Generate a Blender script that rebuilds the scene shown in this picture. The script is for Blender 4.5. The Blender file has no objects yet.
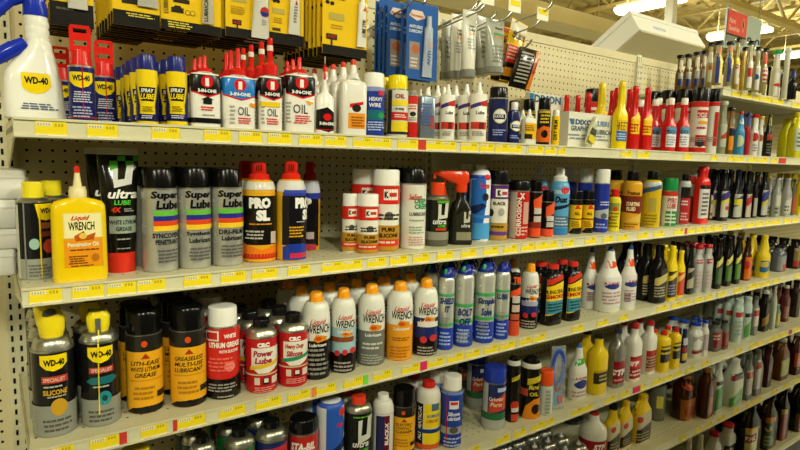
import bpy, math, random
from mathutils import Vector, Euler, Matrix
from mathutils.geometry import tessellate_polygon
random.seed(7)
S = bpy.context.scene
COL = S.collection
PI = math.pi

# ------------------------------------------------------------------ camera
F, YAW, PITCH, ROLL = 570.73, .6248, -.1161, .0262
CAM = Vector((-.0348, -1.1355, 1.62))
_d = Vector((math.sin(YAW)*math.cos(PITCH), math.cos(YAW)*math.cos(PITCH), math.sin(PITCH)))
_r = Vector((math.cos(YAW), -math.sin(YAW), 0))
_u = _r.cross(_d)
CR = _r*math.cos(ROLL) + _u*math.sin(ROLL)
CU = -_r*math.sin(ROLL) + _u*math.cos(ROLL)
CD = _d
cam = bpy.data.cameras.new('camera')
cam.sensor_width = 36; cam.lens = F/800*36; cam.clip_start = .02; cam.clip_end = 200
co = bpy.data.objects.new('camera', cam); COL.objects.link(co)
M3 = Matrix((CR, CU, -CD)).transposed()
co.matrix_world = Matrix.Translation(CAM) @ M3.to_4x4()
S.camera = co

def pr(p):
    v = Vector(p)-CAM; z = v.dot(CD)
    return 400+F*v.dot(CR)/z, 225-F*v.dot(CU)/z, z
def ray(x, y): return CD + CR*((x-400)/F) + CU*((225-y)/F)
def on_z(x, y, z):
    d = ray(x, y); return CAM + d*((z-CAM.z)/d.z)
def on_y(x, y, Y):
    d = ray(x, y); return CAM + d*((Y-CAM.y)/d.y)

# ------------------------------------------------------------------ world, exposure, ceiling lamps
S.view_settings.view_transform = 'Standard'; S.view_settings.look = 'None'
S.view_settings.exposure = 0.0; S.view_settings.gamma = 1; S.view_settings.use_curve_mapping = False
W = bpy.data.worlds.new('world'); S.world = W; W.use_nodes = True
W.node_tree.nodes['Background'].inputs[0].default_value = (.9, .88, .7, 1)
W.node_tree.nodes['Background'].inputs[1].default_value = .05
LAMP_COL = (.98, .985, .78)
LAMP_DOWN = 200.0     # watts of every tube strip, downwards
LAMP_UP = 36.0        # light leaving the open top of the strip
LAMP_Z = 4.2
LAMPS = [(x, y) for x in (-3.8, -.65, 2.5, 5.65, 8.8, 11.9, 15.05) for y in (4.36, -4.4, -9.0)]

# ------------------------------------------------------------------ materials
def lin(h):
    if not isinstance(h, str): return h
    if len(h) == 3: h = ''.join(c*2 for c in h)
    o = []
    for i in (0, 2, 4):
        c = int(h[i:i+2], 16)/255
        o.append(c/12.92 if c <= .04045 else ((c+.055)/1.055)**2.4)
    return tuple(o)
_mats = {}
KIND = {'print': (.24, 0, .1), 'plastic': (.18, 0, .0), 'gloss': (.12, 0, .3), 'metal': (.3, .9, 0), 'paper': (.75, 0, 0),
        'matte': (.85, 0, 0), 'paint': (.5, 0, .05), 'clear': (.12, 0, .3), 'foil': (.25, .5, .2), 'glow': (.5, 0, 0), 'film': (.1, 0, 0)}
def mat(col, kind='print'):
    k = (col, kind)
    if k in _mats: return _mats[k]
    m = bpy.data.materials.new(kind+'_'+str(col)); m.use_nodes = True
    nt = m.node_tree; b = nt.nodes['Principled BSDF']
    ro, me, coat = KIND[kind]
    b.inputs['Base Color'].default_value = (*lin(col), 1)
    b.inputs['Metallic'].default_value = me; b.inputs['Coat Weight'].default_value = coat
    b.inputs['Coat Roughness'].default_value = .12; b.inputs['Specular IOR Level'].default_value = .24
    tc = nt.nodes.new('ShaderNodeTexCoord'); nz = nt.nodes.new('ShaderNodeTexNoise')
    nz.inputs['Scale'].default_value = 45; nz.inputs['Detail'].default_value = 2
    mr = nt.nodes.new('ShaderNodeMapRange'); mr.inputs['To Min'].default_value = max(.05, ro-.06); mr.inputs['To Max'].default_value = ro+.06
    nt.links.new(tc.outputs['Object'], nz.inputs['Vector']); nt.links.new(nz.outputs['Fac'], mr.inputs['Value'])
    nt.links.new(mr.outputs['Result'], b.inputs['Roughness'])
    if kind == 'clear':
        b.inputs['Transmission Weight'].default_value = .75; b.inputs['IOR'].default_value = 1.4
    if kind == 'film': b.inputs['Alpha'].default_value = .2
    if kind == 'glow':
        b.inputs['Emission Color'].default_value = (*lin(col), 1); b.inputs['Emission Strength'].default_value = 6
    _mats[k] = m; return m
def surf_mat(name, c1, c2, scale, rough, bump=0, detail=4):
    m = bpy.data.materials.new(name); m.use_nodes = True; nt = m.node_tree; b = nt.nodes['Principled BSDF']
    tc = nt.nodes.new('ShaderNodeTexCoord'); nz = nt.nodes.new('ShaderNodeTexNoise')
    nz.inputs['Scale'].default_value = scale; nz.inputs['Detail'].default_value = detail
    cr = nt.nodes.new('ShaderNodeValToRGB'); cr.color_ramp.elements[0].color = (*lin(c1), 1); cr.color_ramp.elements[1].color = (*lin(c2), 1)
    cr.color_ramp.elements[0].position = .35; cr.color_ramp.elements[1].position = .65
    nt.links.new(tc.outputs['Object'], nz.inputs['Vector']); nt.links.new(nz.outputs['Fac'], cr.inputs['Fac'])
    nt.links.new(cr.outputs['Color'], b.inputs['Base Color']); b.inputs['Roughness'].default_value = rough
    if bump:
        bp = nt.nodes.new('ShaderNodeBump'); bp.inputs['Strength'].default_value = bump
        nt.links.new(nz.outputs['Fac'], bp.inputs['Height']); nt.links.new(bp.outputs['Normal'], b.inputs['Normal'])
    return m
M_SHELF = surf_mat('shelf_enamel', 'd4d0ae', 'cecaa6', 14, .42)
M_PANEL = surf_mat('pegboard_enamel', 'd6cca2', 'cfc49a', 9, .55)
M_LOW_BOUNCE = surf_mat('low_bounce_brown', '4a463a', '423e32', 9, .55)  # dark tone chosen to limit light bounced off the unseen gondola
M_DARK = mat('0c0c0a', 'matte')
M_CEIL = surf_mat('ceiling_paint', 'c2ae6c', 'b8a463', 1.5, .8)
M_JOIST = surf_mat('joist_paint', 'c4b070', 'b8a466', 3, .6)
M_DUCT = surf_mat('duct_paint', 'cbbd90', 'c4b686', 1, .6)
M_FLOOR = surf_mat('floor_tile', 'a09c88', '928e7a', 6, .25)
M_WALL = surf_mat('wall_paint', 'b3a57c', 'ab9d74', 2, .8)

# ------------------------------------------------------------------ mesh builder
def ring(hw, hd, n, seg, ox=0, oy=0):
    o = []
    for i in range(seg):
        a = 2*PI*i/seg - PI/2
        c, s = math.cos(a), math.sin(a)
        o.append((ox+hw*math.copysign(abs(c)**(2/n), c), oy+hd*math.copysign(abs(s)**(2/n), s)))
    return o
class MB:
    def __init__(s): s.v = []; s.f = []; s.m = []; s.mats = []
    def mi(s, m):
        if m not in s.mats: s.mats.append(m)
        return s.mats.index(m)
    def add(s, vs, fs, m):
        k = len(s.v); s.v += [tuple(v) for v in vs]; i = s.mi(m)
        for f in fs: s.f.append(tuple(k+j for j in f)); s.m.append(i)
        return s
    def rings(s, rs, m, closed=True):
        n = len(rs[0]); vs = [v for r in rs for v in r]; fs = []
        for i in range(len(rs)-1):
            for j in range(n):
                k = (j+1) % n
                fs.append((i*n+j, i*n+k, (i+1)*n+k, (i+1)*n+j))
        if closed: fs += [tuple(range(n-1, -1, -1)), tuple((len(rs)-1)*n+j for j in range(n))]
        return s.add(vs, fs, m)
    def lathe(s, prof, m, seg=24, ox=0, oy=0):
        return s.rings([[(x, y, z) for x, y in ring(max(r, 1e-4), max(r, 1e-4), 2, seg, ox, oy)] for r, z in prof], m)
    def loft(s, secs, m, seg=28):
        rs = []
        for q in secs:
            z, hw, hd, n = q[:4]; ox = q[4] if len(q) > 4 else 0; oy = q[5] if len(q) > 5 else 0
            rs.append([(x, y, z) for x, y in ring(max(hw, 1e-4), max(hd, 1e-4), n, seg, ox, oy)])
        return s.rings(rs, m)
    def box(s, x0, x1, y0, y1, z0, z1, m):
        vs = [(x, y, z) for z in (z0, z1) for y in (y0, y1) for x in (x0, x1)]
        return s.add(vs, [(0, 2, 3, 1), (4, 5, 7, 6), (0, 1, 5, 4), (2, 6, 7, 3), (0, 4, 6, 2), (1, 3, 7, 5)], m)
    def tube(s, pts, r, m, seg=8):
        pts = [Vector(p) for p in pts]; rs = []
        for i, p in enumerate(pts):
            d = (pts[min(i+1, len(pts)-1)]-pts[max(i-1, 0)]).normalized()
            a = d.cross(Vector((0, 0, 1)))
            if a.length < .05: a = d.cross(Vector((0, 1, 0)))
            a.normalize(); b = d.cross(a)
            rr = r[i] if isinstance(r, (list, tuple)) else r
            rs.append([tuple(p+(a*math.cos(2*PI*k/seg)+b*math.sin(2*PI*k/seg))*rr) for k in range(seg)])
        return s.rings(rs, m)
    def ell(s, c, r, m, seg=14, rot=None):
        rs = []
        for i in range(1, 8):
            t = PI*i/8 - PI/2
            rs.append([(math.cos(a)*math.cos(t)*r[0], math.sin(a)*math.cos(t)*r[1], math.sin(t)*r[2]) for a in [2*PI*k/seg for k in range(seg)]])
        rs = [[tuple((rot @ Vector(v) if rot else Vector(v))+Vector(c)) for v in q] for q in rs]
        return s.rings(rs, m)
    def mesh(s, name, ang=40):
        me = bpy.data.meshes.new(name); me.from_pydata(s.v, [], s.f)
        for m in s.mats: me.materials.append(m)
        me.polygons.foreach_set('material_index', s.m)
        me.shade_smooth(); me.set_sharp_from_angle(angle=math.radians(ang)); me.update()
        return me
def link(name, data=None, parent=None, loc=(0, 0, 0), rz=0, label=None, cat=None, group=None, kind=None):
    o = bpy.data.objects.new(name, data); COL.objects.link(o); o.location = loc; o.rotation_euler = (0, 0, rz)
    if parent: o.parent = parent
    if label: o['label'] = label
    if cat: o['category'] = cat
    if group: o['group'] = group
    if kind: o['kind'] = kind
    if data is None: o.empty_display_size = .02
    return o

# ------------------------------------------------------------------ lettering and printed marks
_txt = {}
def text_tris(s, shear=0, bold=.012):
    k = (s, shear, bold)
    if k in _txt: return _txt[k]
    c = bpy.data.curves.new('lettering', 'FONT'); c.body = s; c.size = 1; c.resolution_u = 2; c.offset = bold; c.shear = shear
    o = bpy.data.objects.new('lettering', c); COL.objects.link(o)
    dg = bpy.context.evaluated_depsgraph_get(); me = o.evaluated_get(dg).to_mesh(); me.calc_loop_triangles()
    vs = [(v.co.x, v.co.y) for v in me.vertices]; tr = [[vs[i] for i in t.vertices] for t in me.loop_triangles]
    o.evaluated_get(dg).to_mesh_clear(); bpy.data.objects.remove(o); bpy.data.curves.remove(c)
    xs = [p[0] for t in tr for p in t]; ys = [p[1] for t in tr for p in t]
    x0, x1, y0, y1 = min(xs), max(xs), min(ys), max(ys)
    tr = [[((p[0]-x0)/(x1-x0)-.5, (p[1]-y0)/(y1-y0)-.5) for p in t] for t in tr]
    _txt[k] = tr; return tr
def clip(poly, ax, lo, hi):
    for sgn, lim in ((1, lo), (-1, -hi)):
        o = []
        for i, a in enumerate(poly):
            b = poly[(i+1) % len(poly)]; da = sgn*a[ax]-lim; db = sgn*b[ax]-lim
            if da >= 0: o.append(a)
            if (da > 0 > db) or (da < 0 < db):
                t = da/(da-db); o.append((a[0]+(b[0]-a[0])*t, a[1]+(b[1]-a[1])*t))
        poly = o
        if len(poly) < 3: return None
    return poly
def slices(poly, cuts, ax):
    lo = min(p[ax] for p in poly); hi = max(p[ax] for p in poly)
    c = [x for x in cuts if lo+1e-6 < x < hi-1e-6]
    if not c: return [poly]
    c = [lo]+c+[hi]; o = []
    for a, b in zip(c, c[1:]):
        q = clip(poly, ax, a, b)
        if q: o.append(q)
    return o
# photo-pixel print specs; turned into label coordinates (u, v) for each product
def R_(x0, x1, y0, y1, c): return ('p', [(x0, y1), (x1, y1), (x1, y0), (x0, y0)], c)
def P_(pts, c): return ('p', pts, c)
def T_(s, x, y, w, h, c, sh=0, up=0, bold=.02): return ('t', s, x, y, w, h, c, sh, up, bold)
def E_(x, y, rx, ry, c): return ('p', [(x+rx*math.cos(2*PI*i/16), y+ry*math.sin(2*PI*i/16)) for i in range(16)], c)
def B_(y0, y1, c): return ('b', y0, y1, c)
def G_(x0, x1, y0, y1, n, c):
    o = []; st = (y1-y0)/n; rnd = random.Random(int(x0*7+y0*13+n))
    for i in range(n):
        y = y0+st*(i+.2); x = x0+(x1-x0)*rnd.uniform(0, .08); e = x1-(x1-x0)*rnd.uniform(0, .25)
        while x < e-.3:
            w = (x1-x0)*rnd.uniform(.1, .24); o.append(('p', [(x, y+st*.5), (min(x+w, e), y+st*.5), (min(x+w, e), y), (x, y)], c)); x += w*1.16
    return ('g', o)
ZF = [None]          # height on the product's front for a photo row, set while a product is built
class Body:
    def __init__(s, rnd, secs, Rm, H): s.rnd = rnd; s.secs = secs; s.R = Rm; s.H = H
    def at(s, z):
        q = s.secs
        if z <= q[0][0]: return q[0]
        for a, b in zip(q, q[1:]):
            if a[0] <= z <= b[0]:
                t = (z-a[0])/max(b[0]-a[0], 1e-9); return tuple(x+(y-x)*t for x, y in zip(a, b))
        return q[-1]
    def surf(s, u, v, off):
        z = v*s.H; q = s.at(z)
        ox = q[4] if len(q) > 4 else 0; oy = q[5] if len(q) > 5 else 0
        if s.rnd:
            r = q[1]+off; return (ox+r*math.sin(u), oy-r*math.cos(u), z)
        x = max(-.995*q[1], min(.995*q[1], u*s.R)); n = q[3]
        return (ox+x, oy-q[2]*(1-abs(x/q[1])**n)**(1/n)-off, z)
def decal_mesh(body, specs, px, name='printed_label', kind='print'):
    """px: (xl, xr, yb, yt) pixel frame that the print is given in"""
    xl, xr, yb, yt = px; xc = (xl+xr)/2; hw = (xr-xl)/2
    def fu(x):
        t = (x-xc)/hw
        if not body.rnd: return t
        return math.asin(t) if abs(t) <= .9 else math.copysign(1.12+(abs(t)-.9)*2.0, t)
    fv = (lambda y: ZF[0](y)/body.H) if ZF[0] else (lambda y: (yb-y)/(yb-yt))
    mb = MB(); lay = 0
    if body.rnd: cu = [-3.3+.2*i for i in range(34)]
    else: cu = [-.98, -.95, -.9, -.82, -.7, -.55, -.4, -.2, 0, .2, .4, .55, .7, .82, .9, .95, .98]
    cv = [q[0]/body.H for q in body.secs]
    def put(polys, c, off):
        vs = []; fs = []
        for p in polys:
            for a in slices(p, cu, 0):
                for b in slices(a, cv, 1):
                    k = len(vs); vs += [body.surf(u, v, off) for u, v in b]; fs.append(tuple(range(k, len(vs))))
        mb.add(vs, fs, mat(c, kind))
    def one(sp):
        nonlocal lay
        lay += 1; off = .0005+.00013*min(lay, 14)
        if sp[0] == 'p':
            pts = [(fu(x), fv(y)) for x, y in sp[1]]
            tr = tessellate_polygon([[Vector((a, b, 0)) for a, b in pts]])
            P = []
            for t in tr:
                q = [pts[i] for i in t]
                ar = (q[1][0]-q[0][0])*(q[2][1]-q[0][1])-(q[2][0]-q[0][0])*(q[1][1]-q[0][1])
                P.append(q if ar > 0 else q[::-1])
            put(P, sp[2], off)
        elif sp[0] == 't':
            _, s, x, y, w, h, c, sh, up, bold = sp
            uc, vc = fu(x), fv(y); su = w/hw; sv = fv(y-h/2)-fv(y+h/2)
            tr = text_tris(s, sh, bold*1.5)
            if up: tr = [[(-p[1], p[0]) for p in t] for t in tr]
            put([[(uc+p[0]*su, vc+p[1]*sv) for p in t] for t in tr], c, off+.0002)
        elif sp[0] == 'b':
            v0, v1 = fv(sp[2]), fv(sp[1]); vv = [v0]+[v for v in cv if v0+1e-4 < v < v1-1e-4]+[v1]; rs = []
            for v in vv:
                q = body.at(v*body.H); ox = q[4] if len(q) > 4 else 0; oy = q[5] if len(q) > 5 else 0
                n = q[3] if len(q) > 3 else 2
                rs.append([(x, y, v*body.H) for x, y in ring(q[1]+off, q[2]+off, n, 32, ox, oy)])
            mb.rings(rs, mat(sp[3], kind), closed=False)
        elif sp[0] == 'g':
            lay -= 1
            for q in sp[1]: one(q)
            lay -= len(sp[1])-1
    for sp in specs: one(sp)
    return mb.mesh(name, 60)

# ------------------------------------------------------------------ product builders: each returns [(part name, mesh)]
def aero(R, H, px, o):
    xl, xr, yb, yt = px
    zf = ZF[0]
    body, cap = o['body'], o.get('cap', '111111')
    zs = zf(o['ys']); zc = zf(o.get('yc', o['ys'])); rc = o.get('rc', .93); rs = o.get('rs', rc*.98)
    capk = o.get('capk', 'plain'); parts = []
    shc = o.get('sh')
    bk = o.get('bk', 'print')
    pr_ = [(R*.9, 0), (R*.985, .0025), (R, .006), (R, zs*.5), (R, zs)]
    dome = []
    if zc-zs > .002:
        pw = o.get('pw', 1)
        for i in range(1, 7):
            t = i/6*PI/2
            dome.append((R*(rs+(1-rs)*math.cos(t)**pw), zs+(zc-zs)*math.sin(t)))
    mb = MB()
    if shc is None or not dome:
        p = pr_+dome; mb.lathe(p, mat(body, bk), 28)
    else:
        p = pr_; mb.lathe(p, mat(body, bk), 28)
    parts.append(('can_body', mb.mesh('can_body')))
    if shc and dome:
        mb = MB(); mb.lathe([(R*.97, zs-.001), (R*1.03, zs), (R*1.03, zs+.0035), (R*.96, zs+.004)]+[(r*.96, z) for r, z in dome[1:]], mat(shc, 'metal'), 28)
        parts.append(('shoulder', mb.mesh('shoulder')))
    elif o.get('rim', 1):
        mb = MB(); mb.lathe([(R*.97, zs-.002), (R*1.012, zs-.0018), (R*1.012, zs+.001), (R*.95, zs+.0016)], mat(o.get('rimc', 'b4b2a6'), 'metal'), 28)
        if not dome: parts.append(('rim', mb.mesh('rim')))
    secs = [(z, r, r, 2) for r, z in (pr_+(dome if shc is None else []))]
    B = Body(True, secs, R, H)
    if o.get('dec'): parts.append(('printed_label', decal_mesh(B, o['dec'], px)))
    m = mat(cap, 'plastic'); z0 = zc-.0015 if not dome else zc-.003; h = H-z0; c = MB()
    if capk == 'plain':
        c.lathe([(R*rc*.6, z0), (R*rc, z0+.0005), (R*rc*.985, z0+h*.9), (R*rc*.95, z0+h*.965), (R*rc*.85, H), (R*rc*.5, H-.0005)], m, 28)
    elif capk == 'ribbed':
        rr = []
        for q, z in ((rc, z0), (rc*.98, z0+h*.88), (rc*.9, H)):
            rr.append([(R*q*(1-.03*(k % 2))*math.cos(2*PI*k/48), R*q*(1-.03*(k % 2))*math.sin(2*PI*k/48), z) for k in range(48)])
        c.rings(rr, m)
    elif capk == 'facet':
        c.lathe([(R*rc*1.04, z0), (R*rc, z0+h*.3), (R*rc*.9, z0+h*.86), (R*rc*.7, H), (R*.1, H)], m, 8)
    elif capk == 'tab':
        c.lathe([(R*.8, z0), (R*.86, z0+.001), (R*.72, z0+h*.4), (R*.5, z0+h*.43)], m, 20)
        w = R*.8; t = R*.07; za = z0+h*.36; y0 = -R*.28
        for x0, x1, q0, q1 in ((-w, -w*.62, za, H-.004), (w*.62, w, za, H-.004), (-w*.62, w*.62, za, za+h*.16), (-w*.62, w*.62, za+h*.28, za+h*.46), (-w*.9, w*.9, H-h*.08, H)):
            c.box(x0, x1, y0-t, y0+t, q0, q1, m)
    elif capk == 'straw':
        c.loft([(z0, R*.52, R*.52, 2.2), (z0+h*.2, R*.62, R*.6, 2.5, R*.02, 0), (z0+h*.5, R*.66, R*.56, 2.5, 0, -R*.04), (z0+h*.8, R*.5, R*.5, 2.4, -R*.2, 0), (H, R*.22, R*.3, 2.2, -R*.34, R*.05)], m, 20)
        g = MB(); g.ell((-R*.06, -R*.42, z0+h*.62), (R*.36, R*.16, h*.2), mat('5f6058', 'plastic'), 14, Euler((math.radians(28), 0, .12)).to_matrix())
        parts.append(('cap_grip', g.mesh('cap_grip')))
    elif capk == 'straw2':
        c.loft([(z0, R*.5, R*.5, 2.2), (z0+h*.3, R*.6, R*.58, 2.5), (z0+h*.75, R*.62, R*.5, 3), (H, R*.45, R*.4, 2.4)], m, 20)
        g = MB(); g.box(-R*.16, R*.12, -R*.66, -R*.4, z0-h*.12, z0+h*.72, mat('5f6058', 'plastic')); parts.append(('straw_hinge', g.mesh('straw_hinge')))
        g = MB(); g.tube([(-R*.1, -R*1.04, H*.12), (-R*.05, -R*1.06, zs*.98), (0, -R*.68, z0+h*.2)], R*.045, mat('f0d820', 'plastic'), 6); parts.append(('straw', g.mesh('straw')))
    elif capk == 'duster':
        c.lathe([(R*rc, z0), (R*rc*.98, z0+h*.3), (R*rc*.72, z0+h*.42), (R*.3, z0+h*.45)], m, 20)
        c.loft([(z0+h*.4, R*.42, R*.48, 3), (z0+h*.7, R*.44, R*.58, 3.2, 0, -R*.06), (z0+h*.92, R*.42, R*.6, 3.2, 0, -R*.08), (H, R*.3, R*.42, 3, 0, -R*.05)], m, 20)
        c.box(-R*.2, R*.2, R*.3, R*.75, z0+h*.8, z0+h*.93, m)
        g = MB()
        for k in (-1, 0, 1): g.box(k*R*.14-R*.025, k*R*.14+R*.025, -R*.69, -R*.6, z0+h*.55, z0+h*.85, mat('5a1008' if lin(cap)[1] < .3 else '606058', 'plastic'))
        parts.append(('grille', g.mesh('grille')))
    elif capk == 'nozzle':
        c.loft([(z0, R*.8, R*.8, 2), (z0+h*.25, R*.8, R*.8, 2), (z0+h*.6, R*.62, R*.62, 2.2, R*.05, 0), (H-h*.04, R*.4, R*.42, 2.2, R*.12, R*.1), (H, R*.25, R*.3, 2, R*.12, R*.1)], m, 20)
        c.tube([(R*.3, R*.2, H-h*.15), (R*.75, R*.3, H-h*.12), (R*.98, R*.2, z0+h*.45), (R*.9, R*.1, z0+h*.1)], R*.1, m, 6)
        g = MB(); g.lathe([(R*.3, z0+h*.32), (R*.26, z0+h*.6), (R*.14, z0+h*.85)], mat(o.get('noz', '2f9a4a'), 'plastic'), 12, -R*.15, -R*.42); parts.append(('nozzle', g.mesh('nozzle')))
    elif capk == 'valve':
        c.lathe([(R*.3, z0), (R*.3, z0+h*.25), (R*.12, z0+h*.3), (R*.1, H), (R*.02, H)], mat('d8d6cc', 'plastic'), 12)
    parts.append(('cap', c.mesh('cap')))
    if o.get('straw'):
        g = MB(); x = o['straw']; a = math.asin(max(-.9, min(.9, (x-(xl+xr)/2)/((xr-xl)/2))))
        g.tube([(R*1.04*math.sin(a), -R*1.04*math.cos(a), H*.03), (R*1.04*math.sin(a), -R*1.04*math.cos(a), zs*.97)], R*.05, mat(o.get('strawc', 'b01818'), 'plastic'), 6)
        parts.append(('straw', g.mesh('straw')))
    return parts

PROFILES = {
    'longneck': [(0, .93, .93, 4), (.015, 1, 1, 4), (.58, 1, 1, 4), (.64, .95, .95, 3.6), (.69, .76, .85, 3), (.74, .52, .54, 2.2), (.79, .43, .43, 2), (.93, .38, .38, 2)],
    'taper': [(0, .93, .93, 2.8), (.015, 1, 1, 2.8), (.5, 1, 1, 2.8), (.56, .95, .95, 2.6), (.64, .72, .72, 2.3), (.73, .5, .5, 2), (.84, .38, .38, 2), (.95, .3, .3, 2)],
    'round': [(0, .93, .93, 2), (.015, 1, 1, 2), (.58, 1, 1, 2), (.68, .9, .9, 2), (.75, .62, .62, 2), (.8, .4, .4, 2), (.94, .36, .36, 2)],
    'squat': [(0, .94, .94, 4), (.015, 1, 1, 4), (.66, 1, 1, 4), (.74, .92, .92, 3.2), (.81, .62, .68, 2.4), (.86, .5, .5, 2), (.95, .46, .46, 2)],
    'tin': [(0, .97, .97, 4.5), (.01, 1, 1, 4.5), (.9, 1, 1, 4.5), (.94, .96, .96, 4), (.97, .8, .8, 3), (.99, .5, .5, 2.4)],
    'heet': [(0, .93, .93, 4), (.015, 1, 1, 4), (.5, 1, 1, 4), (.57, .88, .92, 3.4), (.66, .56, .6, 2.4), (.74, .44, .44, 2), (.95, .36, .36, 2)],
    'additive': [(0, .93, .93, 3), (.015, 1, 1, 3), (.5, 1, 1, 3), (.56, .95, .95, 2.6), (.64, .72, .72, 2), (.87, .68, .68, 2)],
    'straight': [(0, .95, .95, 2.4), (.015, 1, 1, 2.4), (.8, 1, 1, 2.4), (.86, .85, .85, 2.2), (.9, .55, .55, 2), (.95, .5, .5, 2)],
    'cylinder': [(0, .97, .97, 2), (.01, 1, 1, 2), (.9, 1, 1, 2), (.96, 1, 1, 2)],
    'jug': [(0, .95, .95, 5), (.015, 1, 1, 5), (.55, 1, 1, 5), (.68, .93, .95, 4), (.8, .66, .7, 3), (.87, .4, .5, 2.4), (.95, .34, .45, 2)],
    'coneneck': [(0, .94, .94, 2.6), (.02, 1, 1, 2.6), (.5, .97, .97, 2.6), (.56, .8, .8, 2.4), (.62, .46, .46, 2), (.66, .42, .42, 2), (.95, .1, .1, 2)],
}
def bottle(R, H, px, o):
    xl, xr, yb, yt = px
    D = o.get('D', .6); parts = []; body = o['body']; bk = o.get('bk', 'plastic'); prof = PROFILES[o.get('prof', 'longneck')]
    yc = o.get('yc'); zfr = lambda y: ZF[0](y)/H
    top = zfr(yc) if yc else .93          # fraction where the cap starts
    ysh = o.get('ysh'); pt = prof[-1][0]
    secs = []
    for v, w, d, n in prof:
        dd = D*d if w > .55 else min(D*d/ max(.3, D)*.8 if D < .5 else d, w*1.0)
        if w <= .55: dd = min(w, D)*1.0
        vv = v/pt*top
        if ysh:                                                      # stretch so that the shoulder starts where the photo has it
            s0 = o.get('s0', .5); s1 = zfr(ysh)
            t = v/pt; vv = t/s0*s1 if t < s0 else s1+(t-s0)/(1-s0)*(top-s1)
        secs.append((vv*H, w*R, dd*R, n))
    mb = MB(); mb.loft(secs, mat(body, bk), 28); parts.append(('bottle_body', mb.mesh('bottle_body', 50)))
    rnd = o.get('prof') in ('round', 'cylinder') and D > .9
    B = Body(rnd, secs, R, H)
    if o.get('dec'):
        fx = o.get('fx', (xl, xr)); parts.append(('printed_label', decal_mesh(B, o['dec'], (fx[0], fx[1], yb, yt))))
    rt = secs[-1][1]; z0 = secs[-1][0]-.002; capk = o.get('capk', 'screw'); c = MB(); m = mat(o.get('cap', '111111'), 'plastic'); rc = rt*o.get('rc', 1.18); h = H-z0
    if capk == 'screw':
        rr = []
        for q, z in ((rc, z0), (rc, z0+h*.85), (rc*.85, H), (rc*.3, H)):
            rr.append([(q*(1-.05*(k % 2))*math.cos(2*PI*k/24), q*(1-.05*(k % 2))*math.sin(2*PI*k/24), z) for k in range(24)])
        c.rings(rr, m)
    elif capk == 'tip':
        c.lathe([(rc, z0), (rc, z0+h*.25), (rc*.75, z0+h*.28), (rc*.42, H-.001), (rc*.2, H)], m, 14)
        if o.get('tipc'):
            t = MB(); t.lathe([(rc*.58, H-h*.28), (rc*.5, H+.0005), (rc*.2, H+.002)], mat(o['tipc'], 'plastic'), 12); parts.append(('tip', t.mesh('tip')))
    elif capk == 'spout':                                            # red oil spout on a collar
        c.lathe([(rc*1.2, z0), (rc*1.2, z0+h*.2), (rc*.5, z0+h*.28), (rc*.36, z0+h*.6), (rc*.3, H), (rc*.1, H)], m, 14)
    elif capk == 'telescope':
        c.lathe([(rc*1.5, z0), (rc*1.5, z0+h*.26), (rc*1.1, z0+h*.32), (rc*.62, z0+h*.36), (rc*.55, z0+h*.62), (rc*.62, z0+h*.64), (rc*.5, H), (rc*.2, H)], m, 14)
        t = MB(); t.lathe([(rc*.66, z0+h*.66), (rc*.64, z0+h*.8)], mat('e6dccc', 'plastic'), 12); parts.append(('spout_ring', t.mesh('spout_ring')))
    parts.append(('cap', c.mesh('cap')))
    if o.get('handle'):
        hm = MB(); sx = o['handle']; r = R*.13
        hm.tube([(sx*R*.3, 0, H*.86), (sx*R*.75, 0, H*.84), (sx*R*.93, 0, H*.74), (sx*R*.93, 0, H*.6), (sx*R*.8, 0, H*.52)], r, mat(body, bk), 8); parts.append(('handle', hm.mesh('handle')))
    if o.get('tag'):
        x0, x1, y0, y1, cc = o['tag']
        parts.append(('sticker', decal_mesh(B, [R_(x0, x1, y0, y1, cc)], px, 'sticker', 'paper')))
    return parts

def tube_stand(R, H, px, o):            # squeeze tube standing on its cap, crimp up
    xl, xr, yb, yt = px; zf = ZF[0]
    zc = zf(o['yc']); parts = []; q = o.get('q', .72)
    secs = [(zc, R*q, R*q, 2), (zc+(H-zc)*.1, R*q*1.06, R*q*1.05, 2), (zc+(H-zc)*.5, R*.86, R*.62, 2.2), (zc+(H-zc)*.9, R*.97, R*.16, 2.6), (zc+(H-zc)*.93, R, R*.06, 4), (H, R, R*.05, 4)]
    mb = MB(); mb.loft(secs, mat(o['body'], 'gloss'), 28); parts.append(('tube_body', mb.mesh('tube_body', 50)))
    parts.append(('printed_label', decal_mesh(Body(False, secs, R, H), o['dec'], px)))
    c = MB(); c.lathe([(R*q*.95, 0), (R*q, .002), (R*q, zc*.94), (R*q*.9, zc)], mat(o['cap'], 'plastic'), 24); parts.append(('cap', c.mesh('cap')))
    return parts

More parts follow.
